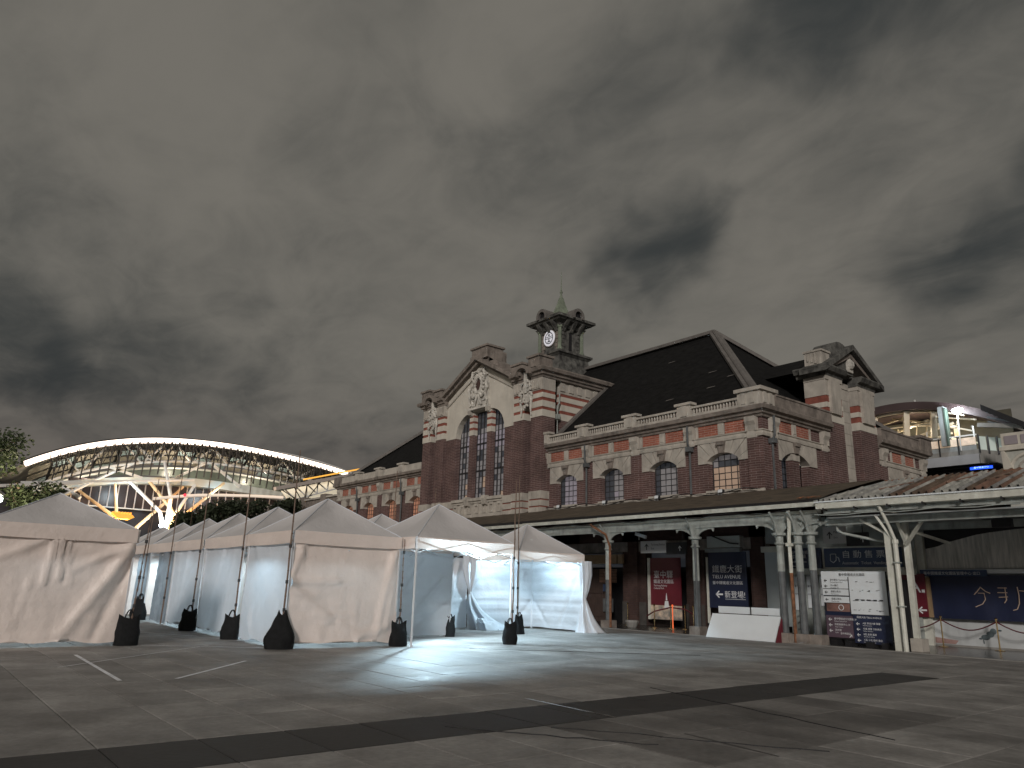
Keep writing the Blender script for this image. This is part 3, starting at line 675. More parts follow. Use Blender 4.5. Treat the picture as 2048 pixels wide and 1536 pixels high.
mb = MB(); mb.prism([(33.9, 12.5), (39.0, 12.5), (36.45, 13.95)], 'x', XS-6, XE-.9); SP('roof', mb, SLATE)
# drum-shaped block riding on the near pier, and the square block beside it
mb = MB(); dr = [(35.75-1.1*math.cos(math.pi*k/10), 13.25+.95*math.sin(math.pi*k/10)) for k in range(11)]
mb.prism([(36.85, 12.58), (34.65, 12.58)] + dr, 'x', XS-.85, XE+.05); SP('drum_block', mb, STONEX)
mb = MB(); mb.box(XS-.75, XE+.0, 33.85, 34.7, 12.58, 13.35); mb.box(XS-.8, XE+.06, 33.8, 34.7, 13.35, 13.45)
for k in range(3): mb.box(XS-.6+k*.2, XS-.5+k*.2, 33.8, 33.85, 12.9-.08*k, 13.3)
SP('pedestal', mb, STONE)

# ---------------- clock tower
TX, TY = -38.5, 35.2
tw = MB().frus(TX, TY, 14.5, 17.55, 1.85, 1.42); twr = SP('clock_tower', tw, STONEX, label='weathered clock tower with green copper spire and white round emblem')
def T(name, mb, m, **k): return build(name, mb, m, twr, **k)
T('ledge', MB().frus(TX, TY, 17.55, 17.72, 1.45, 1.62).frus(TX, TY, 17.72, 17.88, 1.66, 1.66).frus(TX, TY, 17.88, 18.05, 1.5, 1.3), STONEX)
T('shaft', MB().frus(TX, TY, 18.05, 19.95, 1.02, 1.02), STONEX)
for sx in (-1, 1):
    for sy in (-1, 1):
        T('column', MB().lathe(TX+sx*1.08, TY+sy*1.08, [(.2, 18.05), (.2, 18.2), (.14, 18.25), (.13, 19.7), (.2, 19.78), (.22, 19.9)], 8), COPPER)
for f_ in (Fr('y', TY-1.02), Fr('x', TX+1.02)):
    c0 = TX if f_.k == 'y' else TY
    for sg in (-1, 1):
        for j in range(6):
            mb = MB(); wd = .36 if j % 2 else .26; a, b = sorted((c0+sg*.9, c0+sg*(.9-wd))); f_.box(mb, a, b, -.05, .0, 18.1+j*.29, 18.1+j*.29+.26); T('quoin', mb, STONED if f_.k == 'y' else STONEX)  # side face quoins get darker stone, shade put into the colour
    for sg in (-1, 0, 1):
        mb = MB(); f_.side(mb, [(0, 19.5), (-.12, 19.55), (-.25, 19.75), (-.55, 20.05), (-.7, 20.25), (0, 20.25)], c0+sg*.75-.13, c0+sg*.75+.13); T('bracket', mb, STONEX)
    mb = MB(); f_.box(mb, c0-.62, c0-.1, -.30, .1, 16.1, 17.3) ; 
    # blind arches on the flared base
    for sg in (-1, 1):
        u0 = c0+sg*.62; ar = [(u0-.22, 15.9), (u0+.22, 15.9), (u0+.22, 16.6)] + [(u0+.22*math.cos(a), 16.6+.25*math.sin(a)) for a in (.6, 1.2, 1.57, 1.94, 2.54)] + [(u0-.22, 16.6)]
        ring_ = [f_.pt(u, -.58+(z-15.9)*.14, z) for u, z in ar]; mb = MB(); mb.tube(ring_, .05, 5, closed=True); T('blind_arch', mb, COPPER if f_.k == 'y' else STONED)
mb = MB(); FX = Fr('x', TX+1.02); FX.box(mb, TY-.12, TY+.12, -.04, .1, 18.2, 19.6); T('louvre', mb, BLACK)
T('capital', MB().frus(TX, TY, 19.78, 19.98, 1.2, 1.34), STONEX)
T('corbel', MB().frus(TX, TY, 19.98, 20.22, 1.15, 1.5), STONEX)
T('eaves', MB().frus(TX, TY, 20.22, 20.36, 1.6, 1.72).frus(TX, TY, 20.36, 20.55, 1.82, 1.82), STONEX)
prf = [(1.80, 20.55), (1.15, 20.68), (.72, 20.85), (.52, 21.15), (.36, 21.6), (.22, 22.1), (.12, 22.6)]
mb = MB()
for (a, z0), (b, z1) in zip(prf, prf[1:]): mb.frus(TX, TY, z0, z1, a, b)
T('spire', mb, COPPER)
T('finial', MB().lathe(TX, TY, [(.12, 22.6), (.06, 22.9), (.12, 23.05), (.05, 23.2), (.035, 23.5), (.014, 24.7)], 8), COPPER)
for dx, dy in ((0, -1), (1, 0), (0, 1), (-1, 0)):
    mb = MB(); o = [( .56*math.cos(a), 20.62+.58*math.sin(a)) for a in [math.pi*(-.12)+math.pi*1.24*k/14 for k in range(15)]]; i_ = [(.36*math.cos(a), 20.60+.38*math.sin(a)) for a in [math.pi*(-.12)+math.pi*1.24*k/14 for k in range(14, -1, -1)]]
    if dx == 0: mb.prism([(TX+a, z) for a, z in o+i_], 'y', *(sorted((TY+dy*1.95, TY+dy*1.1))))
    else: mb.prism([(TY+a, z) for a, z in o+i_], 'x', *(sorted((TX+dx*1.95, TX+dx*1.1))))
    hd = T('hood', mb, RIDGE)
    mb = MB()
    if dx == 0: mb.prism([(TX+a*.98, z) for a, z in i_], 'y', *(sorted((TY+dy*1.75, TY+dy*1.1))))
    else: mb.prism([(TY+a*.98, z) for a, z in i_], 'x', *(sorted((TX+dx*1.75, TX+dx*1.1))))
    T('hood_opening', mb, BLACK)
# lit white roundel with the railway emblem
CZ, CY = 19.15, TY-1.02
T('clock_ring', MB().tube([(TX, CY+.02, CZ), (TX, CY-.09, CZ)], .66, 22), STONED)
T('clock_face', MB().tube([(TX, CY-.05, CZ), (TX, CY-.13, CZ)], .60, 24), CLOCKM)
mb = MB(); y = CY-.145
def ringq(r0, r1, n=26):
    for k in range(n):
        a, b = 2*math.pi*k/n, 2*math.pi*(k+1)/n; mb.quad((TX+r0*math.cos(a), y, CZ+r0*math.sin(a)), (TX+r1*math.cos(a), y, CZ+r1*math.sin(a)), (TX+r1*math.cos(b), y, CZ+r1*math.sin(b)), (TX+r0*math.cos(b), y, CZ+r0*math.sin(b)))
ringq(.38, .45)
for z0, z1, h in ((.07, .12, .40), (-.05, .0, .44)): mb.quad((TX-h, y, CZ+z0), (TX+h, y, CZ+z0), (TX+h, y, CZ+z1), (TX-h, y, CZ+z1))
mb.quad((TX-.1, y-.002, CZ+.17), (TX+.1, y-.002, CZ+.17), (TX+.08, y-.002, CZ+.3), (TX-.08, y-.002, CZ+.3))
mb.quad((TX-.05, y-.002, CZ-.3), (TX+.05, y-.002, CZ-.3), (TX+.05, y-.002, CZ-.05), (TX-.05, y-.002, CZ-.05)); mb.quad((TX-.2, y-.003, CZ-.3), (TX+.2, y-.003, CZ-.3), (TX+.08, y-.003, CZ-.2), (TX-.08, y-.003, CZ-.2))
T('emblem', mb, mat('emblem_grey', (.12, .13, .16), .6, .1, 3))

# ================================================================== ground
def pavemat(name, c0, c1, rough):
    m = bpy.data.materials.new(name); m.use_nodes = True; MATS[name] = m; t = m.node_tree; n = t.nodes; l = t.links; b = n['Principled BSDF']
    geo = n.new('ShaderNodeNewGeometry')
    s = n.new('ShaderNodeVectorMath'); s.operation = 'DIVIDE'; l.new(geo.outputs['Position'], s.inputs[0]); s.inputs[1].default_value = (1.2, .9, 50)
    o = n.new('ShaderNodeVectorMath'); o.operation = 'ADD'; l.new(s.outputs[0], o.inputs[0]); o.inputs[1].default_value = (8.3/1.2+20, 20, .5)
    f = n.new('ShaderNodeVectorMath'); f.operation = 'FLOOR'; l.new(o.outputs[0], f.inputs[0])
    wn_ = n.new('ShaderNodeTexWhiteNoise'); l.new(f.outputs[0], wn_.inputs['Vector'])
    q = n.new('ShaderNodeTexNoise'); q.inputs['Scale'].default_value = .9; q.inputs['Detail'].default_value = 8; q.inputs['Roughness'].default_value = .68; l.new(geo.outputs['Position'], q.inputs['Vector'])
    q2 = n.new('ShaderNodeTexNoise'); q2.inputs['Scale'].default_value = 14; q2.inputs['Detail'].default_value = 4; l.new(geo.outputs['Position'], q2.inputs['Vector'])
    def mr(v, a, c, d, e):
        r = n.new('ShaderNodeMapRange'); l.new(v, r.inputs[0]); r.inputs[1].default_value = a; r.inputs[2].default_value = c; r.inputs[3].default_value = d; r.inputs[4].default_value = e; return r.outputs[0]
    def mm(a, c, op='MULTIPLY'):
        r = n.new('ShaderNodeMath'); r.operation = op; l.new(a, r.inputs[0])
        if isinstance(c, float): r.inputs[1].default_value = c
        else: l.new(c, r.inputs[1])
        return r.outputs[0]
    k = mm(mm(mr(q.outputs[0], .3, .7, .62, 1.28), mr(wn_.outputs[0], 0, 1, .84, 1.14)), mr(q2.outputs[0], .3, .7, .88, 1.1))
    mx = n.new('ShaderNodeMix'); mx.data_type = 'RGBA'; l.new(mr(q.outputs[0], .35, .65, 0, 1), mx.inputs[0]); mx.inputs[6].default_value = c0+(1,); mx.inputs[7].default_value = c1+(1,)
    vs = n.new('ShaderNodeVectorMath'); vs.operation = 'SCALE'; l.new(mx.outputs[2], vs.inputs[0]); l.new(k, vs.inputs['Scale'])
    l.new(vs.outputs[0], b.inputs['Base Color'])
    l.new(mr(q.outputs[0], .3, .7, rough+.08, rough+.30), b.inputs['Roughness']); b.inputs['Specular IOR Level'].default_value = .28
    bn = n.new('ShaderNodeBump'); bn.inputs['Strength'].default_value = .35; bn.inputs['Distance'].default_value = .01; l.new(q2.outputs[0], bn.inputs['Height']); l.new(bn.outputs[0], b.inputs['Normal'])
    return m
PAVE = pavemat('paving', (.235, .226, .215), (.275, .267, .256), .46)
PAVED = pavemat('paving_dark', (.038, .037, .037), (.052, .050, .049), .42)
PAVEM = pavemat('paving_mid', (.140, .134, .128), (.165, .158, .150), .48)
FLOORM = mat('terrazzo_dark', (.05, .048, .045), .22, .3, 1.5)
EARTH = mat('ground_far', (.05, .05, .048), .9, .3, .2)
gb = MB(); gb.quad((-700, -500, -.06), (500, -500, -.06), (500, 700, -.06), (-700, 700, -.06))
build('ground', gb, EARTH, kind='structure', fix=False)
plz = MB(); plz.box(-75, 12, -25, 23.95, -.05, -.022)
plaza = build('plaza', plz, BLACK, kind='structure')
slabs = []
fwd = Vector((-.782, .623))
for i in range(-56, 17):
    for j in range(-28, 27):
        x0, y0 = -8.3+1.2*i, .9*j
        x1, y1 = x0+1.2, min(y0+.9, 23.92)
        if y0 > 23.8: continue
        c = Vector((x0+.6, y0+.45)); d = c.length; a = c.dot(fwd)
        vis = a > 2 and abs(c.x*fwd.y-c.y*fwd.x) < a*.78
        blocked = (-36 < c.x < -18 and 7.7 < c.y < 10.6) or (c.x < -20.2 and c.y < 4.4)
        slabs.append((d if vis and not blocked else 999+d, x0, x1, y0, y1))
slabs.sort()
rest = {0: MB(), 1: MB(), 2: MB()}
for k, (d, x0, x1, y0, y1) in enumerate(slabs):
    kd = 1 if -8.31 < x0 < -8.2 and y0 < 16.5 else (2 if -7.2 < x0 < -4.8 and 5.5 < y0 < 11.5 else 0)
    g = .006; h = rnd.uniform(-.0018, .0018); t1, t2 = rnd.uniform(-.0012, .0012), rnd.uniform(-.0012, .0012)
    mb = rest[kd] if k >= 300 else MB()
    z = [h-t1-t2, h+t1-t2, h+t1+t2, h-t1+t2]; b_ = .012
    P = [(x0+g, y0+g), (x1-g, y0+g), (x1-g, y1-g), (x0+g, y1-g)]; Q = [(x0+g+b_, y0+g+b_), (x1-g-b_, y0+g+b_), (x1-g-b_, y1-g-b_), (x0+g+b_, y1-g-b_)]
    mb.add([(p[0], p[1], -.022) for p in P] + [(p[0], p[1], zz-.004) for p, zz in zip(P, z)] + [(p[0], p[1], zz) for p, zz in zip(Q, z)],
           [(0,1,5,4),(1,2,6,5),(2,3,7,6),(3,0,4,7),(4,5,9,8),(5,6,10,9),(6,7,11,10),(7,4,8,11),(8,9,10,11)])
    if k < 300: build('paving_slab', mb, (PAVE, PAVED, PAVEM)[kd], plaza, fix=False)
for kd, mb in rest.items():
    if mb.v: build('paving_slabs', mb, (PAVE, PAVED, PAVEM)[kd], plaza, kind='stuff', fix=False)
def sheet(name, x0, x1, y0, y1, m, z=.006):
    return build(name, MB().box(x0, x1, y0, y1, z-.003, z), m, plaza)
def line(name, a, b, wd, m, z=.006):
    A, B_ = Vector(a), Vector(b); d = (B_-A).normalized(); n = Vector((-d.y, d.x))*wd/2; mb = MB()
    mb.quad((A.x+n.x, A.y+n.y, z), (A.x-n.x, A.y-n.y, z), (B_.x-n.x, B_.y-n.y, z), (B_.x+n.x, B_.y+n.y, z)); return build(name, mb, m, plaza, fix=False)
STRIP = mat('strip_metal', (.62, .62, .62), .18, .1, 3, metal=1.0)
PAINTL = mat('line_paint', (.74, .76, .80), .5, .25, 4)
line('metal_strip', (-8.9, 7.5), (-7.05, 7.46), .035, STRIP); line('metal_strip', (-5.9, 7.36), (-4.6, 7.2), .02, PAVED)
line('marking_line', (-17.9, 3.2), (-13.3, 3.05), .07, PAINTL); line('marking_line', (-13.2, 3.85), (-15.5, 5.8), .07, PAINTL)
line('marking_line', (-15.6, 2.55), (-19.4, 6.3), .035, PAINTL); line('marking_line', (-19.9, 4.9), (-18.2, 7.4), .06, PAINTL); line('marking_line', (-26, 5.1), (-22.5, 7.0), .05, PAINTL)
# long cracks opened along joints, near the camera
for a, b in (((-8.9, 10.2), (-4.4, 9.2)), ((-6.9, 6.3), (-4.5, 7.9)), ((-7.6, 5.2), (-5.6, 6.6)), ((-16.5, 12.0), (-12.6, 16.5))):
    mb = MB(); A, B_ = Vector(a), Vector(b); pts = []
    for k in range(13):
        t = k/12; p = A.lerp(B_, t); pts.append((p.x+rnd.uniform(-.05, .05), p.y+rnd.uniform(-.05, .05), .004))
    mb.tube(pts, .007, 4); build('crack', mb, BLACK, plaza)
fl = MB().box(-60, 12, 23.95, 28.8, -.05, .012); floor_ = build('platform_floor', fl, FLOORM, kind='structure')
fl = MB().box(-60, 12, 23.93, 24.10, -.05, .02); build('kerb', fl, CONC, floor_)

# ================================================================== the long canopy along the station
cn = root('station_canopy', 'long brown roofed platform canopy on grey iron columns in front of the brick station', 'canopy', (-28, 24.3, 0))
def CN(name, mb, m, par=None, **k): return build(name, mb, m, par or cn, **k)
mb = MB()
def croof(u, v):
    x = -60+46.9*u; y = 23.85+4.6*v; return (x, y, 4.72+1.16*v**.9+.012*math.sin(x*7))
mb.grid(croof, 180, 6); top = CN('roof', mb, ROOFB, fix=False)
CN('soffit', MB().add([(-60, 23.95, 4.62), (-13.2, 23.95, 4.62), (-13.2, 28.45, 5.7), (-60, 28.45, 5.7)], [(0, 1, 2, 3)]), WOODD)
CN('roof', MB().add([(-17.95, 28.45, 5.88), (-13.1, 28.45, 5.88), (-13.1, 44, 5.88), (-17.95, 44, 5.88)], [(0, 1, 2, 3)]), ROOFB)
CN('fascia', MB().box(-60, -13.15, 23.86, 23.92, 4.56, 4.74), BLACK)
for k in range(9):
    x0 = -59.5+k*5.15; x1 = x0+5.13; zo = rnd.uniform(-.02, .02)
    CN('gutter', MB().prism([(23.72, 4.60+zo), (23.76, 4.46+zo), (23.86, 4.46+zo), (23.87, 4.62+zo)], 'x', x0, x1), PAINTC)
CN('beam', MB().box(-60, -13.4, 24.22, 24.38, 4.0, 4.30), PAINTW); CN('beam', MB().box(-60, -13.4, 24.16, 24.44, 4.30, 4.40), PAINTC)
CN('purlin', MB().box(-60, -13.4, 26.1, 26.25, 4.9, 5.1), WOODD)
colx = [-18.65, -23.35, -28.05, -32.75, -37.45, -42.15, -46.85, -51.5]
def column(x, y, split=2.0, par=None, ht=3.55, upm=PAINTW, lowm=PAINTG):
    c = CN('column', MB().lathe(x, y, [(.17, .0), (.17, .30), (.13, .34), (.12, split)], 10), lowm, smooth=False)
    build('column_shaft', MB().lathe(x, y, [(.128, split), (.118, ht)], 10), upm, c)
    build('plinth', MB().box(x-.24, x+.24, y-.24, y+.24, 0, .32), STONED, c)
    build('capital', MB().lathe(x, y, [(.12, ht-.32), (.19, ht-.26), (.13, ht-.2), (.14, ht), (.24, ht+.03), (.26, ht+.12)], 10), upm, c)
    build('post', MB().box(x-.09, x+.09, y-.09, y+.09, ht+.12, 4.02), upm, c)
    for s in (-1, 1):
        pts = [(x+s*.09, ht-.1)] + [(x+s*(.80-.68*math.cos(a)), ht+.0+.40*math.sin(a)) for a in [math.pi/2*k/6 for k in range(0, 7)]] + [(x+s*.88, ht+.30), (x+s*.92, 4.0), (x+s*.09, 4.0)]
        m2 = MB().prism(pts if s > 0 else pts[::-1], 'y', y-.03, y+.03); build('bracket', m2, upm, c)
    # brace towards the gutter
    m2 = MB(); m2.tube([(x, y-.1, ht-.05), (x, y-.25, ht+.45), (x, y-.55, 4.35)], .045, 5); build('brace', m2, upm, c)
    return c
for x in colx: column(x, 24.3)
column(-14.88, 24.15, 2.35); column(-14.2, 24.2, 2.35, lowm=PAINTG); column(-13.78, 24.3, 2.4)
CN('plinth', MB().box(-14.9, -14.2, 23.98, 24.5, 0, .3), STONED)
mb = MB(); mb.tube([(-14.42, 24.0, 0), (-14.42, 24.0, 2.3)], .06, 7); CN('downpipe', mb, RUST)
mb = MB(); mb.tube([(-14.42, 24.0, 2.3), (-14.42, 24.0, 3.5), (-14.35, 23.95, 3.8), (-14.3, 23.85, 4.4)], .065, 7); mb.box(-14.51, -14.33, 23.9, 24.1, 3.2, 3.3); CN('downpipe', mb, PAINTC)
mb = MB(); mb.tube([(-23.1, 24.15, .05), (-23.1, 24.15, 3.4), (-23.2, 24.0, 3.9), (-24.0, 23.85, 4.35)], .055, 7); CN('downpipe', mb, RUST)
mb = MB(); mb.tube([(-18.5, 24.1, .3), (-18.5, 24.1, 3.4)], .045, 7); CN('downpipe', mb, PAINTG)
# leaf litter and scraps on the canopy roof corner
mb = MB()
for k in range(14):
    x = -13.7+rnd.uniform(-.5, .5); y = 23.95+rnd.uniform(0, .25); z = 4.78+rnd.uniform(0, .03); a = rnd.uniform(0, 3.1); mb.quad((x, y, z), (x+.16*math.cos(a), y+.1*math.sin(a), z+.05), (x+.1, y+.12, z+.08), (x-.04, y+.09, z+.03))
build('leaf_litter', mb, RUST, label='dry brown leaf litter caught at the right end of the canopy roof', kind='stuff', cat='litter')

# small floodlights and cable on the wall above the canopy
for k, x in enumerate((-19.95, -23.6, -27.1, -30.6)):
    y = 28.0; f_ = root('floodlight', '', 'floodlight', (x, y, 5.75), 'small floodlights above the canopy roof')
    f_['label'] = ['small unlit floodlight below the warm window at the right corner', 'small unlit floodlight below the third arched window from the pavilion', 'small unlit floodlight below the second arched window from the pavilion', 'small unlit floodlight below the lilac window beside the pavilion'][k]
    build('lamp_head', MB().prism([(y-.12, 5.86), (y+.02, 5.84), (y+.06, 6.0), (y-.08, 6.02)], 'x', x-.13, x+.13), IRON, f_)
    build('glass', MB().prism([(y-.135, 5.87), (y-.12, 5.87), (y-.085, 6.01), (y-.10, 6.01)], 'x', x-.11, x+.11), WHITEB, f_)
    build('bracket', MB().box(x-.03, x+.03, y-.03, y+.03, 5.70, 5.86).box(x-.2, x-.1, y-.02, y+.03, 5.78, 5.88), STEEL, f_)
mb = MB(); pts = []
x = -34.0
while x < -18.2:
    pts.append((x, 28.25+rnd.uniform(-.05, .05), 5.92+.09*math.sin(x*1.9)+rnd.uniform(-.03, .03))); x += .32
mb.tube(pts, .022, 5); build('cable', mb, BLACK, label='loose black cable looping along the wall foot above the canopy', cat='cable')
mb = MB(); mb.tube([(-33.5+k*.6, 23.7+.03*math.sin(k*2), 4.36-.05*math.sin(k*1.3)) for k in range(34)], .018, 5); build('cable', mb, BLACK, label='thin dark cable slung under the canopy gutter', cat='cable')

# ================================================================== ground floor under the canopy
gf = root('station_ground_floor', 'dark brick ground floor with doorways in the shade of the long canopy', 'wall', (-38, 28.5, 0))
def G(name, mb, m, par=None, **k): return build(name, mb, m, par or gf, **k)
doors = [(-21.3, -18.9), (-24.7, -22.3), (-29.3, -26.2), (-34.2, -32.0), (-39.6, -37.4), (-44.2, -42.0), (-50, -47.8), (-56, -54)]
ed = [-58.9] + [e for d in sorted(doors) for e in d] + [-17.9]
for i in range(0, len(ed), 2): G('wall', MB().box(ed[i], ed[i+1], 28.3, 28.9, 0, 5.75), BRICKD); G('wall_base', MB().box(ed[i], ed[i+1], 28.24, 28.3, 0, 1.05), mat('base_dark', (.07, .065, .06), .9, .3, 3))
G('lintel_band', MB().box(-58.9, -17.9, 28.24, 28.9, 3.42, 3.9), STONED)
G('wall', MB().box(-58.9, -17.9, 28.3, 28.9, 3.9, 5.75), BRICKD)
for a, b in doors:
    G('doorway_dark_back', MB().box(a, b, 29.3, 29.35, 0, 3.42), BLACK)  # black sheet stands in for the darkness inside the doorway
    dr_ = G('door', MB().box(a, (a+b)/2-.02, 28.75, 28.82, 0.02, 2.6), WOODD)
    for k in range(2): build('door_panel', MB().box(a+.2, (a+b)/2-.2, 28.70, 28.75, .25+k*1.15, 1.2+k*1.2), WOODD, dr_)
    G('transom_window', MB().box(a, b, 28.75, 28.80, 2.7, 3.38), PANED)
for x in (-18.4, -21.75, -25.4): G('pilaster', MB().box(x-.3, x+.3, 28.12, 28.3, 0, 3.9), BRICKD)
G('signboard', MB().box(-28.8, -26.4, 28.05, 28.2, 2.85, 3.3), mat('ochre_board', (.30, .21, .12), .7, .2, 2))
G('signboard', MB().box(-26.3, -26.0, 28.05, 28.2, 2.85, 3.3), mat('ochre_board', (.30, .21, .12)))
for k in range(9): G('shutter_slat', MB().box(-28.2, -27.0, 28.68, 28.72, 1.95+k*.075, 2.0+k*.075), mat('brown_slat', (.26, .15, .10), .6, .1, 3))
G('notice', MB().box(-27.9, -27.5, 28.62, 28.66, 1.5, 1.85), BLUEP); G('notice', MB().box(-27.9, -27.2, 28.62, 28.66, .5, 1.15), PAINTG)
# white painted pier and rooms behind the corner
G('white_pier', MB().box(-18.05, -17.25, 28.1, 28.6, .35, 3.25), mat('pale_panel', (.50, .56, .58), .5, .08, 1)); G('pier_cap', MB().box(-18.15, -17.15, 28.0, 28.7, 3.25, 3.48), PAINTC)
G('duct', MB().box(-17.9, -17.2, 28.0, 28.5, 3.6, 4.6), SOFF)

# air conditioner box over the navy poster
ac = root('air_conditioner', 'pale wall mounted air conditioner above the navy poster', 'air conditioner', (-20, 28.1, 3.45))
build('casing', MB().box(-20.85, -19.15, 28.0, 28.28, 3.5, 3.98), mat('ac_casing', (.50, .54, .52), .5, .08, 2), ac); build('hose', MB().tube([(-20.6, 27.97, 4.02), (-20.0, 27.93, 3.8), (-19.6, 27.93, 3.66), (-19.2, 27.97, 3.62)], .03, 6), BLACK, ac)
build('tray', MB().box(-21.0, -19.2, 28.02, 28.2, 3.3, 3.46), SOFF, ac)
# posters
u_ = (1, 0, 0)
ps = root('poster', 'tall maroon poster with white characters and a tower drawing beside the doorway', 'poster', (-23.4, 28.15, .3), 'tall posters on the dark wall')
build('sheet', MB().box(-24.3, -22.5, 28.16, 28.2, .95, 3.1), MAROON, ps); build('frame_edge', MB().box(-24.45, -24.3, 28.12, 28.2, .3, 3.1), PAINTC, ps)
build('photo_print', MB().box(-24.3, -22.5, 28.16, 28.2, .32, .95), mat('photo_print', (.34, .38, .42), .5, .6, 3.5, col2=(.5, .40, .30)), ps)
lettering('臺中驛', .38, (-24.1, 28.15, 2.20), u_, LETW, ps, spacing=1.05); lettering('鐵道文化園區', .20, (-24.1, 28.15, 1.95), u_, LETW, ps)
lettering('Taichung Railway', .115, (-24.1, 28.15, 1.80), u_, LETW, ps); lettering('Cultural Park', .115, (-24.1, 28.15, 1.68), u_, LETW, ps)
mb = MB(); mb.quad((-23.5, 28.15, .8), (-23.2, 28.15, .8), (-23.25, 28.15, 1.15), (-23.45, 28.15, 1.15)); mb.quad((-23.4, 28.15, 1.18), (-23.3, 28.15, 1.18), (-23.34, 28.15, 1.5), (-23.36, 28.15, 1.5)); build('tower_drawing', mb, LETW, ps, fix=False)
ps = root('poster', 'tall navy poster with white characters, TIELU AVENUE and a left arrow', 'poster', (-19.9, 28.15, 1), 'tall posters on the dark wall')
build('sheet', MB().box(-20.95, -19.0, 28.16, 28.2, .95, 3.3), NAVYD, ps); build('frame_edge', MB().box(-21.05, -20.95, 28.12, 28.2, .3, 3.1), PAINTC, ps)
lettering('鐵鹿大街', .34, (-20.75, 28.15, 2.46), u_, LETW, ps, spacing=1.05, sx=1.12); lettering('TIELU AVENUE', .21, (-20.75, 28.15, 2.19), u_, LETW, ps, sx=1.05); lettering('臺中驛鐵道文化園區', .15, (-20.75, 28.15, 1.95), u_, LETW, ps, sx=1.15)
arrow((-20.42, 28.15, 1.52), u_, (0, 0, 1), .38, LETW, ps); lettering('新登場!', .32, (-20.15, 28.15, 1.40), u_, LETW, ps); build('underline', MB().box(-20.12, -19.1, 28.145, 28.15, 1.32, 1.335), LETW, ps)
# hanging direction signs
hs = root('hanging_sign', 'white hanging direction sign with black arrow, left of the middle column', 'sign', (-22, 26, 3.2), 'signs hung from the canopy')
build('face', MB().box(-22.95, -21.5, 25.98, 26.03, 3.2, 3.72), mat('sign_grey', (.50, .50, .50), .5, .05, 2), hs); build('side_face', MB().box(-21.5, -20.4, 25.98, 26.03, 3.12, 3.62), BLACK, hs)
arrow((-22.6, 25.97, 3.47), u_, (0, 0, 1), .28, LETD, hs, 90); lettering('Taichung Station', .12, (-22.35, 25.97, 3.52), u_, LETD, hs); lettering('Exit', .12, (-22.35, 25.97, 3.35), u_, LETD, hs); arrow((-20.75, 25.97, 3.37), u_, (0, 0, 1), .22, LETW, hs, 90)
for x in (-22.8, -20.6): build('hanger_rod', MB().tube([(x, 26.0, 3.7), (x, 26.0, 4.9)], .015, 5), IRON, hs)
hs = root('hanging_sign', 'white and black hanging direction sign above the blue ticket sign', 'sign', (-13.4, 26, 3.2), 'signs hung from the canopy')
build('face', MB().box(-14.25, -13.4, 25.98, 26.03, 3.38, 3.98), mat('sign_grey', (.50, .50, .50)), hs); build('side_face', MB().box(-13.4, -12.6, 25.98, 26.03, 3.28, 3.74), BLACK, hs)
arrow((-14.0, 25.97, 3.68), u_, (0, 0, 1), .26, LETD, hs, 90); lettering('Platform', .12, (-13.85, 25.97, 3.74), u_, LETD, hs); lettering('Exit', .1, (-13.85, 25.97, 3.56), u_, LETD, hs); arrow((-12.8, 25.97, 3.5), u_, (0, 0, 1), .2, LETW, hs, 90)
for x in (-14.1, -12.8): build('hanger_rod', MB().tube([(x, 26.0, 3.7), (x, 26.0, 4.9)], .015, 5), IRON, hs)
cv = root('security_camera', 'pale security camera under the canopy above the hanging sign', 'camera', (-22.2, 25.2, 3.8)); build('housing', MB().bar((-22.45, 25.1, 3.98), (-21.95, 25.2, 3.82), .13, .13), WHITEB, cv); build('arm', MB().tube([(-22.3, 25.15, 3.9), (-22.35, 25.2, 3.72), (-22.35, 25.2, 4.3)], .025, 5), STEEL, cv)

# ================================================================== barrier boards
bb = root('barrier_board', 'large slanting pale board leaning on a low frame at the canopy edge', 'board', (-16.4, 23.9, 0))
build('slanted_panel', MB().add([(-17.75, 23.55, .02), (-14.95, 23.55, .02), (-14.95, 24.0, .84), (-17.75, 24.0, .84), (-17.75, 23.58, .0), (-14.95, 23.58, .0), (-14.95, 24.03, .82), (-17.75, 24.03, .82)], [(0,1,2,3),(4,7,6,5),(0,4,5,1),(1,5,6,2),(2,6,7,3),(3,7,4,0)]), WHITEB, bb)
build('support', MB().prism([(23.62, 0), (24.2, 0), (24.2, .8), (24.05, .8)], 'x', -14.95, -14.9), MAROON, bb); build('support', MB().box(-17.7, -17.6, 24.05, 24.15, 0, .8), BLACK, bb)
for k, (a, b) in enumerate(((-17.62, -16.3), (-16.22, -14.82))):
    t = root('low_board', ['left white rectangular board upright behind the slanting board', 'right white rectangular board upright behind the slanting board'][k], 'board', ((a+b)/2, 24.3, 0), 'upright white boards')
    build('panel', MB().box(a, b, 24.2, 24.25, .86, 1.10), WHITEB, t); build('leg', MB().box(a+.1, a+.15, 24.22, 24.27, 0, .86), IRON, t); build('leg', MB().box(b-.15, b-.1, 24.22, 24.27, 0, .86), IRON, t)

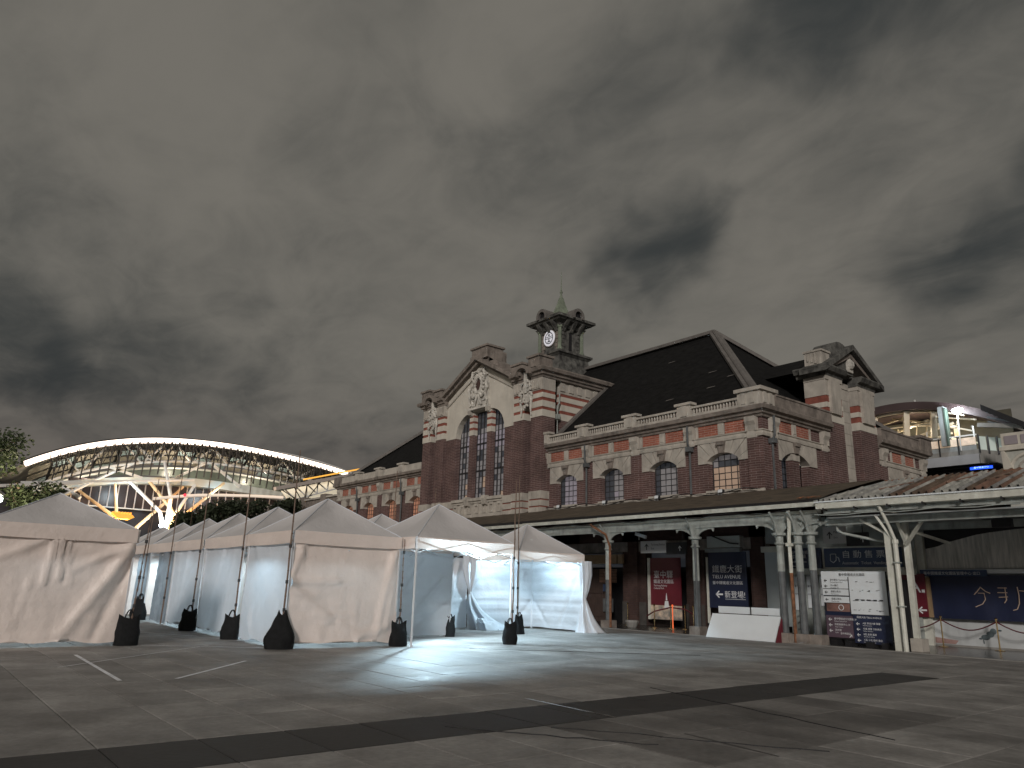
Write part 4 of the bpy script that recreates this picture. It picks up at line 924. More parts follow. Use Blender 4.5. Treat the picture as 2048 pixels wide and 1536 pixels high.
# ================================================================== ticket hall wall and its signs
tk = root('ticket_hall', 'pale ticket hall front under the canopy with dark machines below a blue sign', 'wall', (-14.5, 28.6, 0))
build('wall', MB().box(-17.25, -12.2, 28.5, 28.9, 0, 4.6), PAINTW, tk); build('band', MB().box(-17.25, -12.2, 28.42, 28.5, 2.38, 2.6), PAINTC, tk)
for k in range(3): build('ticket_machine', MB().box(-15.4+k*1.05, -14.5+k*1.05, 28.0, 28.5, .1, 2.2), BLACK, tk); build('display', MB().box(-15.25+k*1.05, -14.65+k*1.05, 27.98, 28.0, 1.3, 1.8), PANED, tk)
for k in range(3): build('notice', MB().box(-17.0+k*.55, -16.55+k*.55, 28.44, 28.5, 1.0+.1*k, 2.3), WHITEB, tk); lettering('臺中驛鐵道', .09, (-16.98+k*.55, 28.43, 1.9), u_, LETD, tk); lettering('ticket', .09, (-16.98+k*.55, 28.43, 1.6), u_, NAVY, tk)
for k in range(6): build('flower_grille', MB().tube([(-16.9+.25*(k % 2), 28.4, .3+.12*k), (-16.8+.25*(k % 2), 28.38, .36+.12*k), (-16.7, 28.4, .3+.12*k)], .03, 5), PAINTW, tk)
sg = root('ticket_sign', 'long blue sign with white frame reading Automatic Ticket Vending', 'sign', (-14.2, 28.3, 2.65))
build('panel', MB().box(-15.58, -12.6, 28.34, 28.4, 2.64, 3.38), BLUEP, sg)
build('frame', MB().box(-15.62, -12.56, 28.32, 28.41, 2.60, 2.65).box(-15.62, -12.56, 28.32, 28.41, 3.37, 3.42).box(-15.62, -15.57, 28.32, 28.41, 2.6, 3.42), PAINTC, sg)
lettering('自 動 售 票', .30, (-14.85, 28.33, 3.02), u_, LETW, sg, sx=1.15); lettering('Automatic  Ticket  Vending', .15, (-14.85, 28.33, 2.76), u_, LETW, sg, sx=1.02)
mb = MB(); mb.tube([(-15.3, 28.33, 3.15), (-15.32, 28.33, 2.9), (-15.2, 28.33, 2.82), (-15.08, 28.33, 2.92), (-15.08, 28.33, 3.15), (-15.28, 28.33, 3.15)], .018, 4); mb.tube([(-15.08, 28.33, 3.05), (-14.98, 28.33, 3.0), (-14.95, 28.33, 2.85)], .018, 4); build('pictogram', mb, LETW, sg)
sg = root('notice_sign', 'blue notice with white writing seen between the grouped columns', 'sign', (-16.4, 28.3, 2.65))
build('panel', MB().box(-17.1, -15.7, 28.34, 28.4, 2.62, 3.4), NAVY, sg)
for k, (s_, b_) in enumerate(((.15, '臺中車站前站'), (.17, '客運轉乘'), (.1, 'Taichung Station'), (.1, 'Transfer'))): lettering(b_, s_, (-17.0, 28.33, 3.18-.17*k), u_, LETW, sg)

# signboard at the canopy edge
kb = root('direction_board', 'white and navy freestanding direction board with a site map on black feet', 'signboard', (-12.7, 24.9, 0))
def K(name, x0, x1, z0, z1, m, y=24.88, t=.03): return build(name, MB().box(x0, x1, y, y+t, z0, z1), m, kb)
K('backing', -13.82, -11.64, .2, 2.38, BLACK, 24.92, .05)
K('map_panel', -12.88, -11.66, 1.02, 2.38, WHITEB); K('header_panel', -13.84, -12.885, 1.82, 2.38, WHITEB)
K('list_panel', -13.82, -12.89, 1.60, 1.80, WHITEB); K('list_panel', -13.80, -12.885, 1.36, 1.56, WHITEB, 24.87)
K('advert', -13.72, -12.89, 1.08, 1.34, mat('advert_brown', (.22, .12, .10), .5, .4, 4)); K('dark_band', -13.8, -12.89, .95, 1.08, NAVYD)
K('plum_panel', -13.78, -12.86, .25, .95, PLUM); K('navy_panel', -12.84, -11.62, .12, 1.0, NAVY); K('divider', -12.90, -12.875, 1.05, 2.2, LETD, 24.865, .01)
yk = 24.855
lettering('臺中驛鐵道文化園區', .10, (-13.2, yk, 2.24), u_, LETD, kb)
for k, z in enumerate((2.08, 1.90, 1.70, 1.46)):
    arrow((-13.68, yk, z), u_, (0, 0, 1), .11, LETD, kb); lettering(('臺中車站 Taichung Stn.', '中山路口', '臺鐵公車站', '臺鐵公車站')[k], .07, (-13.52, yk, z-.0), u_, LETD, kb); lettering(('Taichung Station Rear', 'Zhongshan Rd.', 'City bus stop', 'City bus stop')[k], .05, (-13.52, yk, z-.07), u_, LETD, kb)
for k, z in enumerate((.82, .64, .46)): arrow((-13.62, yk, z), u_, (0, 0, 1), .13, LETW, kb); lettering(('臺中驛鐵道文化園區 2F', '旅客服務中心 2F', '洗手間')[k], .075, (-13.48, yk, z), u_, LETW, kb); lettering(('Railway Cultural Park', 'Visitor Center', 'Toilet')[k], .05, (-13.48, yk, z-.07), u_, LETW, kb)
lettering('臺中轉運站', .07, (-13.3, yk, .36), u_, LETW, kb); arrow((-12.95, yk, .32), u_, (0, 0, 1), .13, LETW, kb, 45)
lettering('鐵鹿大街 TIELU AVENUE', .075, (-12.7, yk, .9), u_, LETW, kb)
for k, z in enumerate((.72, .55, .38, .21)): arrow((-12.68, yk, z), u_, (0, 0, 1), .12, LETW, kb); lettering(('A區 車站大廳 餐廳', '市集 展覽 文創商店', 'B區 倉庫 藝廊', 'C區 小吃 飲料 書店')[k], .07, (-12.52, yk, z), u_, LETW, kb); lettering(('Hall Restaurants', 'Market Exhibition', 'Warehouse Gallery', 'Snacks Drinks Books')[k], .045, (-12.52, yk, z-.06), u_, LETW, kb)
mb = MB()
for k in range(34):
    x = -12.8+rnd.random()*1.0; z = 1.12+rnd.choice((0, .02, .04, .30, .32, .34, .62, .64, .9)) + rnd.uniform(0, .03); a = rnd.uniform(.02, .1); mb.quad((x, yk, z), (x+a, yk, z), (x+a, yk, z+.012), (x, yk, z+.012))
for k in range(5): x = -12.7+k*.2; mb.quad((x, yk, 1.45), (x+.12, yk, 1.45), (x+.12, yk, 1.49), (x, yk, 1.49))
build('map_print', mb, LETD, kb, fix=False, kind='stuff')
mb = MB(); mb.tube([(-13.2+.085*math.cos(a), yk, 1.21+.085*math.sin(a)) for a in [k*.524 for k in range(12)]], .012, 4, closed=True); build('round_mark', mb, LETW, kb)
for x in (-13.5, -13.0, -12.3, -11.8): build('foot', MB().box(x-.12, x+.12, 24.75, 25.15, 0, .18), BLACK, kb)

# ================================================================== right wing: shed roof, wall, banner
wg = root('side_shed', 'long side shed with rusty corrugated roof sheets and a white gutter', 'shed', (-6, 26, 0))
def W(name, mb, m, par=None, **k): return build(name, mb, m, par or wg, **k)
shm = [mat('sheet_%s' % n_, c_, .6, .45, 2.2, stain=.6, bump=.4) for n_, c_ in (('grey', (.27, .27, .26)), ('rust', (.17, .10, .07)), ('pale', (.36, .36, .33)), ('brown', (.12, .085, .06)))]
x = -13.15; k = 0
while x < 3:
    wd = .24; y1 = 27.0 if x > -12.2 else 24.0+3*(x+13.4)/1.2
    def zr(y): return 4.66+(y-24.0)*.295
    mb = MB(); o = rnd.uniform(0, .02); sk = rnd.uniform(-.04, .04)
    n_ = 1
    for q in range(n_):
        xa = x+wd*q/n_; xm = xa+wd/n_*.55; xb = xa+wd/n_
        ys, ye = 23.82, max(24.3, y1+.08)
        mb.quad((xa, ys, zr(ys)+o), (xm, ys, zr(ys)+o), (xm+sk, ye, zr(ye)+o), (xa+sk, ye, zr(ye)+o))
        mb.quad((xm, ys, zr(ys)+o), (xm+.03, ys, zr(ys)+o+.085), (xm+.03+sk, ye, zr(ye)+o+.085), (xm+sk, ye, zr(ye)+o))
        mb.quad((xm+.03, ys, zr(ys)+o+.085), (xb-.03, ys, zr(ys)+o+.085), (xb-.03+sk, ye, zr(ye)+o+.085), (xm+.03+sk, ye, zr(ye)+o+.085))
        mb.quad((xb-.03, ys, zr(ys)+o+.085), (xb, ys, zr(ys)+o), (xb+sk, ye, zr(ye)+o), (xb-.03+sk, ye, zr(ye)+o+.085))
    W('roof_sheet', mb, shm[rnd.choice((0, 2, 1, 1, 2, 3, 0)) if x > -11.5 else rnd.choice((0, 2))], fix=False); x += wd-.02; k += 1
for k in range(9):
    xa = -11.6+k*1.0+rnd.uniform(-.2, .2); y0 = 25.2+rnd.uniform(-.5, .5); mb = MB(); mb.bar((xa, y0, zr(y0)+.08), (xa+rnd.uniform(.5, .9), y0+rnd.uniform(.7, 1.3), zr(y0+1)+.06), .05, .04); W('batten', mb, rnd.choice(shm))
W('ridge', MB().bar((-12.3, 27.1, 5.56), (4, 27.1, 5.56), .25, .1), RUST); W('back_roof', MB().add([(-12.3, 27.1, 5.52), (4, 27.1, 5.52), (4, 29.5, 4.9), (-13, 29.5, 4.9)], [(0, 1, 2, 3)]), RUST)
W('verge', MB().bar((-13.25, 23.8, 4.64), (-12.3, 27.1, 5.58), .12, .06), PAINTW)
W('gutter', MB().prism([(23.62, 4.56), (23.64, 4.36), (23.80, 4.34), (23.82, 4.56)], 'x', -13.15, 4), PAINTC); W('gutter_lip', MB().box(-13.17, 4, 23.58, 23.84, 4.56, 4.60), WHITEB)
W('fascia', MB().box(-13.0, 4, 23.85, 23.9, 4.2, 4.62), PAINTW)
for k in range(12): W('gutter_bracket', MB().box(-12.9+k*1.05, -12.86+k*1.05, 23.6, 23.9, 4.30, 4.38), IRON)
W('soffit', MB().box(-12.9, 4, 23.9, 28.6, 4.06, 4.10), SOFF); W('purlin', MB().box(-12.9, 4, 27.2, 27.35, 3.84, 4.06), PAINTW); W('beam', MB().box(-13.2, 4, 24.25, 24.4, 3.86, 4.06), PAINTW)
# posts
W('post', MB().box(-11.22, -11.04, 24.15, 24.33, 0, 3.6), PAINTC); W('post', MB().box(-11.0, -10.84, 24.95, 25.11, 0, 3.95), PAINTC); W('plinth', MB().box(-11.0, -10.65, 24.7, 25.15, 0, .38), STONE)
mb = MB(); mb.tube([(-10.88, 24.12, .02), (-10.88, 24.12, 3.25)], .075, 9); W('downpipe', mb, PAINTC)
mb = MB(); mb.tube([(-10.88, 24.12, 3.2), (-10.88, 24.12, 3.32)], .10, 9); mb.tube([(-10.88, 24.12, 3.32), (-10.95, 24.0, 3.7), (-11.1, 23.75, 4.35)], .05, 7); W('downpipe', mb, PAINTC)
for z in (1.3, 2.6): W('pipe_clip', MB().box(-10.98, -10.78, 24.03, 24.22, z, z+.04), PAINTW)
for p, q in (((-11.13, 24.24, 3.5), (-12.0, 24.3, 4.0)), ((-11.0, 24.2, 3.35), (-11.35, 23.95, 4.1)), ((-10.90, 24.9, 3.2), (-9.95, 24.3, 4.05)), ((-10.6, 24.8, 3.6), (-10.1, 26.2, 3.3)), ((-10.92, 24.95, 3.3), (-10.95, 24.5, 4.0))): W('brace', MB().bar(p, q, .10, .07), PAINTC)
mb = MB(); mb.tube([(-12.9, 24.4, 4.05), (-12.85, 24.4, 3.7), (-12.7, 24.45, 3.6), (-11.3, 24.9, 3.25)], .045, 7); W('drain_pipe', mb, PAINTW)
mb = MB(); mb.tube([(-13.3+.55*k, 23.8+.02*math.sin(k*3), 4.2-.06*abs(math.sin(k*.9))) for k in range(12)], .02, 5); W('cable', mb, PAINTW)
sp = root('ceiling_speaker', 'black box hanging from the shed soffit near the right edge', 'speaker', (-8.4, 26, 3.8)); build('box', MB().box(-8.7, -8.2, 25.8, 26.1, 3.72, 3.98), BLACK, sp); build('plate', MB().box(-9.0, -7.9, 25.75, 26.15, 3.98, 4.06), BLACK, sp)
# the shed's back wall with peeling mural, lower white wall
wl = root('shed_wall', 'pale rear wall of the side shed with a weathered streaky upper part', 'wall', (-6, 28.9, 0))
build('wall', MB().box(-12.25, 4, 28.8, 29.0, 0, 4.3), mat('white_wall', (.52, .55, .56), .8, .12, 1.1, stain=.45), wl)
build('mural', MB().box(-11.9, 4, 28.76, 28.8, 2.62, 4.06), mat('mural_print', (.54, .56, .52), .8, .25, 2.2, stain=.35, stretch=(5, 5, .5), col2=(.66, .64, .60)), wl)
mb = MB(); pts = [(-11.9, 3.6)]; xx = -11.9
low = []
while xx < 4: low.append((xx, 3.45+.1*rnd.random() if xx > -10 else 3.3+.12*(xx+11.9)+.06*rnd.random())); xx += .3
mb.prism([(-11.9, 3.30), (-11.5, 3.38), (-11.2, 3.50), (-10.7, 3.62), (-10.2, 3.74), (-9.8, 3.80), (-9.0, 3.88), (-7.8, 3.95), (-7.8, 4.06), (-11.9, 4.06)], 'y', 28.70, 28.76); build('wall_top_band', mb, BLACK, wl)  # black band along the upper left of the wall
build('ledge', MB().box(-12.1, 4, 28.55, 28.8, 2.45, 2.58), WHITEB, wl); build('pier', MB().box(-12.3, -11.95, 28.6, 28.8, 0, 3.9), PAINTC, wl)
build('skirting', MB().box(-12.25, 4, 28.77, 28.8, 0, .08), CONC, wl)
mb = MB()
for cxy in ((-10.35, .38, .14, .09), (-10.2, .48, .12, .1), (-10.1, .58, .1, .1), (-10.5, .33, .06, .03), (-9.9, .62, .06, .03), (-10.42, .24, .02, .08)): mb.ball(cxy[0], 28.79, cxy[1], cxy[2], .012, cxy[3], 8, 5)
build('stain', mb, mat('stain_grey', (.10, .13, .14), .8, .2, 5), wl)
mb = MB(); mb.quad((-12.0, 28.785, .3), (-11.2, 28.785, .22), (-11.3, 28.785, .1), (-12.1, 28.785, .1)); build('stain', mb, mat('stain_pink', (.34, .22, .20), .8, .3, 5), wl)
mp_ = root('maroon_sign', 'maroon sign with a white letter A, dots and a left arrow behind the white posts', 'sign', (-12.5, 28.6, .9))
build('panel', MB().box(-13.1, -11.95, 28.45, 28.5, .95, 2.42), MAROON, mp_); lettering('A', .62, (-12.52, 28.44, 1.78), u_, LETW, mp_); build('dot', MB().box(-12.08, -11.98, 28.43, 28.44, 1.78, 1.88), LETW, mp_); arrow((-12.13, 28.44, 1.18), u_, (0, 0, 1), .3, LETW, mp_)
for z in (1.7, 1.5): build('stripe', MB().box(-12.95, -12.55, 28.44, 28.45, z-.05, z+.05), LETW, mp_)
build('cable_bundle', MB().box(-11.98, -11.83, 28.5, 28.6, .95, 2.3), mat('ochre_board', (.30, .21, .12)), mp_)
bn = root('banner', 'wide navy banner with thin cream brush strokes on the shed wall', 'banner', (-7, 28.6, .9))
def bz(u, v):
    x = -11.85+13*u; return (x, 28.60+.02*math.sin(x*3.1)+.015*math.sin(x*7+v*4), .93+(2.4-.93)*v)
build('sheet', MB().grid(bz, 60, 6), NAVY, bn, fix=False, smooth=True)
build('header_strip', MB().box(-12.1, -9.95, 28.5, 28.53, 2.35, 2.56), BLUEP, bn); lettering('臺中驛鐵道文化園區管理中心 出口', .12, (-11.98, 28.49, 2.40), u_, LETW, bn)
CREAM = mat('cream_print', (.55, .42, .33), .6, .05, 3)
def stroke(pts, r=.016):
    P = [(-10.45+a*1.02, 28.565, b) for a, b in pts]; mb = MB(); mb.tube(P, r, 4); build('brush_stroke', mb, CREAM, bn)
for sset in ([(.22,2.0),(.1,1.85),(0,1.75)], [(.2,2.0),(.35,1.86),(.48,1.8)], [(.12,1.8),(.3,1.8),(.32,1.6),(.22,1.45),(0,1.35)],
             [(.72,1.98),(.98,1.98)], [(.70,1.83),(.98,1.83)], [(.72,1.68),(.98,1.70)], [(.93,2.0),(.93,1.60),(.86,1.50)],
             [(1.28,2.02),(1.30,1.75),(1.28,1.5),(1.2,1.32),(1.08,1.28)], [(1.32,1.90),(1.6,1.88)],
             [(1.95,2.05),(1.85,1.88),(2.2,1.88)], [(1.83,1.72),(1.83,1.50),(2.2,1.50),(2.2,1.74),(1.83,1.74)], [(1.75,1.28),(2.3,1.27)], [(2.0,1.15),(2.3,1.14)],
             [(2.6,2.0),(2.6,1.4)], [(2.6,1.9),(2.95,1.9),(2.95,1.4)]): stroke(sset)

# rope barriers
def stanchion(x, y, h=.95, m=STEEL, label='', group='rope barrier posts by the banner', name='stanchion', glow=None):
    s_ = root(name, label, 'rope post', (x, y, .012), group)
    build('post', MB().lathe(x, y, [(.022, .04), (.022, h), (.04, h+.01), (.045, h+.05), (.01, h+.085)], 8), m if not glow else glow, s_)
    build('base', MB().lathe(x, y, [(.15, .012), (.15, .03), (.05, .05), (.025, .06)], 12), m, s_); return s_
sx_ = [-13.0, -11.45, -9.75, -8.1, -6.4]
lb = ['polished rope post hidden mostly by the white shed posts', 'polished rope post below the blue strip of the banner', 'polished rope post below the cream brush strokes', 'polished rope post at the right edge under the banner', None]
for x, l_ in zip(sx_[1:4], lb[1:4]): stanchion(x, 28.15, label=l_, m=BRASS)
for k, (a, b) in enumerate(zip(sx_[:-1], sx_[1:])):
    if k == 3: b = -6.6
    mb = MB(); mb.tube([(a+(b-a)*t/12, 28.15, .90-.30*math.sin(math.pi*t/12)) for t in range(13)], .02, 6)
    build('barrier_rope', mb, ROPE, label=['dark red rope running left behind the white shed posts', 'dark red rope sagging between the two middle polished posts', 'dark red rope sagging right of the second polished post', 'dark red rope leaving the frame at the right'][k], cat='rope', group='barrier ropes')
for k, (x, y, l_) in enumerate(((-24.9, 27.2, 'dull rope post by the brick pier left of the maroon poster'), (-22.6, 26.4, 'brass rope post at the left edge of the maroon poster'), (-22.1, 26.9, 'thin rope post left of the orange lit one'), (-21.75, 26.6, 'rope post shining orange red in front of the maroon poster'), (-21.4, 27.0, 'thin rope post right of the orange lit one'), (-20.95, 27.0, 'rope post at the right edge of the maroon poster'))):
    stanchion(x, y, label=l_, group='rope posts before the maroon poster', m=BRASS, glow=emat('post_glow', (1.0, .18, .06), .55) if k == 3 else None)
mb = MB(); mb.tube([(-23.2, 26.6, .5), (-22.6, 26.4, .72), (-22.1, 26.9, .9), (-21.4, 27.0, .85), (-20.8, 27.1, .55)], .03, 6); build('barrier_rope', mb, ROPE, label='dark rope strung between the posts before the maroon poster', cat='rope', group='barrier ropes')
pt_ = root('plant_pot', 'round pale plant pot on the floor beside the left column', 'pot', (-23.9, 25.2, 0)); build('pot', MB().lathe(-23.2, 25.6, [(.2, .02), (.3, .25), (.28, .32)], 10), CONC, pt_)

# ================================================================== market tents
from mathutils import noise as mn
def tnoise(x, y, z=0): return mn.noise(Vector((x, y, z)))
def curtain(par, p0, p1, z0, z1, seed, m, creases=(), bulge=.05, flare=.08, nrm=None, nu=44, nv=34, folds=.006, hem=.04, name='side_wall', label=None, wave=.02):
    p0 = Vector(p0+(0,)); p1 = Vector(p1+(0,)); d = p1-p0; Ln = d.length; n = Vector(nrm+(0,)) if nrm else Vector((d.y, -d.x, 0)).normalized()
    def fn(u, v):
        x = u*Ln; z = z0+(z1-z0)*v; o = -.045 + bulge*math.sin(math.pi*u)*(1-v)**.7 + flare*(1-v)**2*.6
        o += wave*(tnoise(x*1.6+seed, z*.35, seed)*1.5 + .5*tnoise(x*4.2, z*.8, seed+5))*(1.15-v)
        o += .016*tnoise(x*3+seed, z*4.5, 3) + .010*tnoise(x*8+seed, z*2.2, 9) + .022*max(0, 1-abs(tnoise(x*1.3+seed*3, z*1.1+x*.4, seed))*5)**2*(.3+tnoise(x*.7, z*.7, 5+seed))
        if folds: # the folding creases of stored cloth
            t = (v*6.5) % 1.0; o += folds*(1-abs(t-.5)*2)**8*2.2
        for (a, b, c, e, am, wd) in creases:   # pulled folds from (a,b) to (c,e) in uv
            dx, dy = (c-a), (e-b); q = ((u-a)*dx+(v-b)*dy)/(dx*dx+dy*dy); q = max(0, min(1, q)); dd = math.hypot((u-a-q*dx)*Ln, (v-b-q*dy)*(z1-z0))
            o += 1.5*am*math.exp(-(dd/(wd*.85))**2)*(1-.4*q)
        zz = z
        if v == 0: zz = z0 + hem*(.5+tnoise(x*.9+seed, 1, 2)*1.6)
        p = p0+d*u+n*o; return (p.x, p.y, zz)
    mb = MB().grid(fn, nu, nv); return build(name, mb, m, par, smooth=True, fix=False, label=label)
def tent(name, x0, x1, y0, y1, label, walls=(), eave=2.78, peak=3.8, seed=1, val=.31, light=None, group='white peaked market tents', frame=True, gold=False):
    t = root(name, label, 'tent', ((x0+x1)/2, (y0+y1)/2, 0), group)
    cxx, cyy = (x0+x1)/2, (y0+y1)/2; cs = [(x0, y0), (x1, y0), (x1, y1), (x0, y1)]; P = Vector((cxx, cyy, peak))
    mb = MB()
    for k in range(4):
        A = Vector(cs[k]+(eave,)); B_ = Vector(cs[(k+1) % 4]+(eave,))
        def fn(u, v, A=A, B_=B_, k=k):
            e = A.lerp(B_, u); p = e.lerp(P, v); sag = -.10*math.sin(math.pi*v)**1.0*(math.sin(math.pi*u)*.9+.25*0) - .03*math.sin(math.pi*u)*(1-v)
            wr_ = .018*tnoise((u-.5)*9*(1-v)+k*7+seed, v*2.2, seed)*(1 if 0 < u < 1 else 0)*math.sin(math.pi*min(1, v*1.15 if v < .87 else 1))
            hum = .10*math.exp(-((v-.93)/.05)**2)*math.exp(-((u-.6)/.3)**2)*.25
            return (p.x, p.y, p.z+sag+wr_+hum)
        mb.grid(fn, 18, 16)
    bm_ = mb; o = build('canopy', bm_, TENT, t, smooth=False, fix=False)
    bm = bmesh.new(); bm.from_mesh(o.data); bmesh.ops.remove_doubles(bm, verts=bm.verts, dist=.004)
    for f in bm.faces: f.smooth = True
    for e in bm.edges:
        if len(e.link_faces) == 2 and e.calc_face_angle(0) > .28: e.smooth = False
    bm.to_mesh(o.data); bm.free()
    for k in range(4):
        e_ = Vector(cs[k]+(eave,)); build('ridge_seam', MB().tube([(e_.lerp(P, q/10)+Vector((0, 0, .006+.004*math.sin(q*2.1)))) for q in range(11)], .014, 5), CURTW, t)
    mb = MB()
    for k in range(4):
        A = Vector(cs[k]); B_ = Vector(cs[(k+1) % 4]); d = B_-A; n = Vector((d.y, -d.x)).normalized()
        def fv(u, v):
            p = A+d*u; o = .05+.014*tnoise(u*7+seed, v, k)*(1-v)*2; return (p.x+n.x*o, p.y+n.y*o, eave+.005-(1-v)*val - (.02*math.sin(math.pi*u)*(1-v)))
        mb.grid(fv, 20, 3)
    build('valance', mb, CURT, t, smooth=True, fix=False)
    if frame:
        for k, (x, y) in enumerate(cs):
            sx, sy = (1 if x == x0 else -1), (1 if y == y0 else -1)
            build('leg', MB().box(x+sx*.02-.02, x+sx*.02+.02, y+sy*.02-.02, y+sy*.02+.02, 0.0, eave).box(x-.05, x+.05, y-.05, y+.05, .0, .015), TPOLE, t)
        mb = MB()
        for k in range(4):
            A = Vector(cs[k]+(0,)); B_ = Vector(cs[(k+1) % 4]+(0,)); m_ = A.lerp(B_, .5); inn = (Vector((cxx, cyy, 0))-m_).normalized()*.06
            for s_, e_ in ((0, .5), (.5, 1)):
                a = A.lerp(B_, s_)+inn; b = A.lerp(B_, e_)+inn
                mb.bar((a.x, a.y, eave-.06), (b.x, b.y, eave-.42), .025); mb.bar((a.x, a.y, eave-.42), (b.x, b.y, eave-.06), .025)
            mb.bar((m_.x, m_.y, eave-.42), (cxx, cyy, eave+.1), .025)
        mb.tube([(cxx, cyy, eave-.1), (cxx, cyy, peak-.02)], .025, 6)
        build('scissor_frame', mb, TPOLE, t)
    for wll in walls:
        side, kw = wll
        a, b, nr = {'E': ((x1, y0), (x1, y1), (1, 0)), 'W': ((x0, y0), (x0, y1), (-1, 0)), 'S': ((x0, y0), (x1, y0), (0, -1)), 'N': ((x0, y1), (x1, y1), (0, 1))}[side]
        kw = dict(kw); f0 = kw.pop('f0', 0.0); f1 = kw.pop('f1', 1.0); a = Vector(a); b = Vector(b)
        aa = a.lerp(b, f0); b2 = a.lerp(b, f1)
        curtain(t, (aa.x, aa.y), (b2.x, b2.y), .035, eave-val+.06, seed+ord(side), kw.pop('m', CURT), nrm=nr, **kw)
    if light:
        lx, ly, lz, pw = light[:4]
        lf = root('work_light', light_label[0].format(light_label[1].pop(0)), 'lamp', (lx, ly, lz), 'lamps hung inside the tents')
        build('tube', MB().tube([(lx-.25, ly, lz), (lx+.25, ly, lz)], .025, 6), LAMPW, lf); build('housing', MB().box(lx-.27, lx+.27, ly-.04, ly+.04, lz+.03, lz+.07), WHITEB, lf)
        aim = (light+(None,))[4]; ld = bpy.data.lights.new('tent_lamp', 'SPOT'); ld.energy = pw; ld.spot_size = R_(156 if aim else 170); ld.spot_blend = .45 if aim else .25; ld.color = (.62, .86, 1.0); ld.shadow_soft_size = .10
        lo = bpy.data.objects.new('tent_lamp', ld); C.objects.link(lo); lo.location = (lx, ly, lz-.08)
        if aim: lo.rotation_euler = Vector(aim).to_track_quat('-Z', 'Y').to_euler()
    return t
light_label = ['lit cool white lamp {}', ['inside the tent closed by the big tan front wall', 'inside the second closed tent behind the tan fronted one', 'inside the third tent of the left row', 'inside the fourth tent of the left row', 'inside the fifth tent of the left row', 'inside the near left tent', 'under the peak of the open fronted middle tent', 'inside the bright tent nearest the station', 'behind the open fronted middle tent', 'inside the near left tent']]
# creases: (u0, v0, u1, v1, amp, width)
frontB = dict(bulge=.10, creases=[(.0, .60, .42, .62, .07, .10), (.0, .58, .35, .25, .08, .14), (.0, .62, .1, .98, .05, .09), (.03, .52, .25, .46, .04, .05), (.2, .30, .6, .30, .035, .03), (.35, .62, .62, .6, .02, .03), (.45, .22, .6, .12, .04, .05), (.97, .95, .90, .2, .05, .12), (.93, .9, .80, .1, .06, .10), (.05, .95, .1, .85, .06, .07), (.62, .08, .9, .18, .05, .1)], hem=.17, wave=.03, label='tan lit front wall creased from its left edge')
leftB = dict(m=CURTW, bulge=.06, creases=[(.2, .95, .7, .3, .03, .2), (.05, .5, .35, .05, .05, .1), (.15, .6, .3, .05, .04, .06)], hem=.10)
tent('market_tent', -21.1, -18.0, 7.60, 10.65, 'white peaked tent with tan lit closed front between two black bags', [('E', frontB), ('S', leftB), ('N', {})], seed=1, light=(-19.6, 9.0, 2.4, 210))
tent('market_tent', -24.8, -21.45, 7.60, 10.65, 'second white tent of the left row with arched valance', [('S', dict(f0=.0, f1=1, creases=[(.5, .95, .3, .1, .05, .1), (.75, .9, .7, .2, .04, .05), (.62, .9, .6, .0, .03, .04)], hem=.16, m=CURTW)), ('N', {})], seed=2, light=(-23.0, 9.3, 2.6, 110))
tent('market_tent', -28.2, -24.95, 7.60, 10.65, 'third white tent of the left row with tied up plastic front', [('S', dict(f0=.0, f1=1, creases=[(.5, .95, .4, .1, .06, .08), (.9, .95, .5, .5, .06, .1), (.2, .9, .3, .1, .05, .06)], hem=.14, m=CURTW)), ('N', {})], seed=3, light=(-26.6, 9.2, 2.6, 90))
tent('market_tent', -31.6, -28.4, 7.65, 10.65, 'fourth white tent of the left row with clear plastic front', [('S', dict(f0=.35, f1=1, m=PLAS, creases=[(.5, .95, .4, .1, .08, .08), (.8, .95, .6, .5, .08, .06)], wave=.05)), ('N', {})], seed=4, light=(-30.0, 9.3, 2.6, 110))
tent('market_tent', -35.0, -31.8, 7.7, 10.65, 'fifth white tent of the left row, bright inside', [('S', dict(m=PLAS, f0=.4, wave=.05)), ('N', {}), ('W', {})], seed=5, light=(-33.4, 9.2, 2.6, 260))
tent('market_tent', -38.6, -35.4, 7.8, 10.8, 'farthest white tent of the left row, its peak just showing', [('S', dict(m=PLAS, wave=.05))], seed=6)
# the near left tent
frontA = dict(bulge=.06, creases=[(.50, .97, .52, .60, .10, .05), (.46, .97, .43, .55, .08, .06), (.54, .95, .60, .55, .06, .05), (.96, .93, .62, .70, .06, .10), (.97, .9, .60, .10, .09, .16), (.98, .75, .8, .05, -.07, .12), (.4, .97, .1, .75, .05, .10), (.97, .97, .72, .8, .04, .06), (.6, .9, .9, .85, .03, .04), (.35, .6, .3, .2, .03, .05)], hem=.13, wave=.035)
tent('market_tent', -23.3, -20.1, 1.35, 4.50, 'large grey white tent at the left edge with closed wrinkled wall', [('E', frontA), ('N', dict(hem=.05))], eave=2.66, peak=3.52, seed=9, light=(-21.6, 3.0, 2.3, 120))
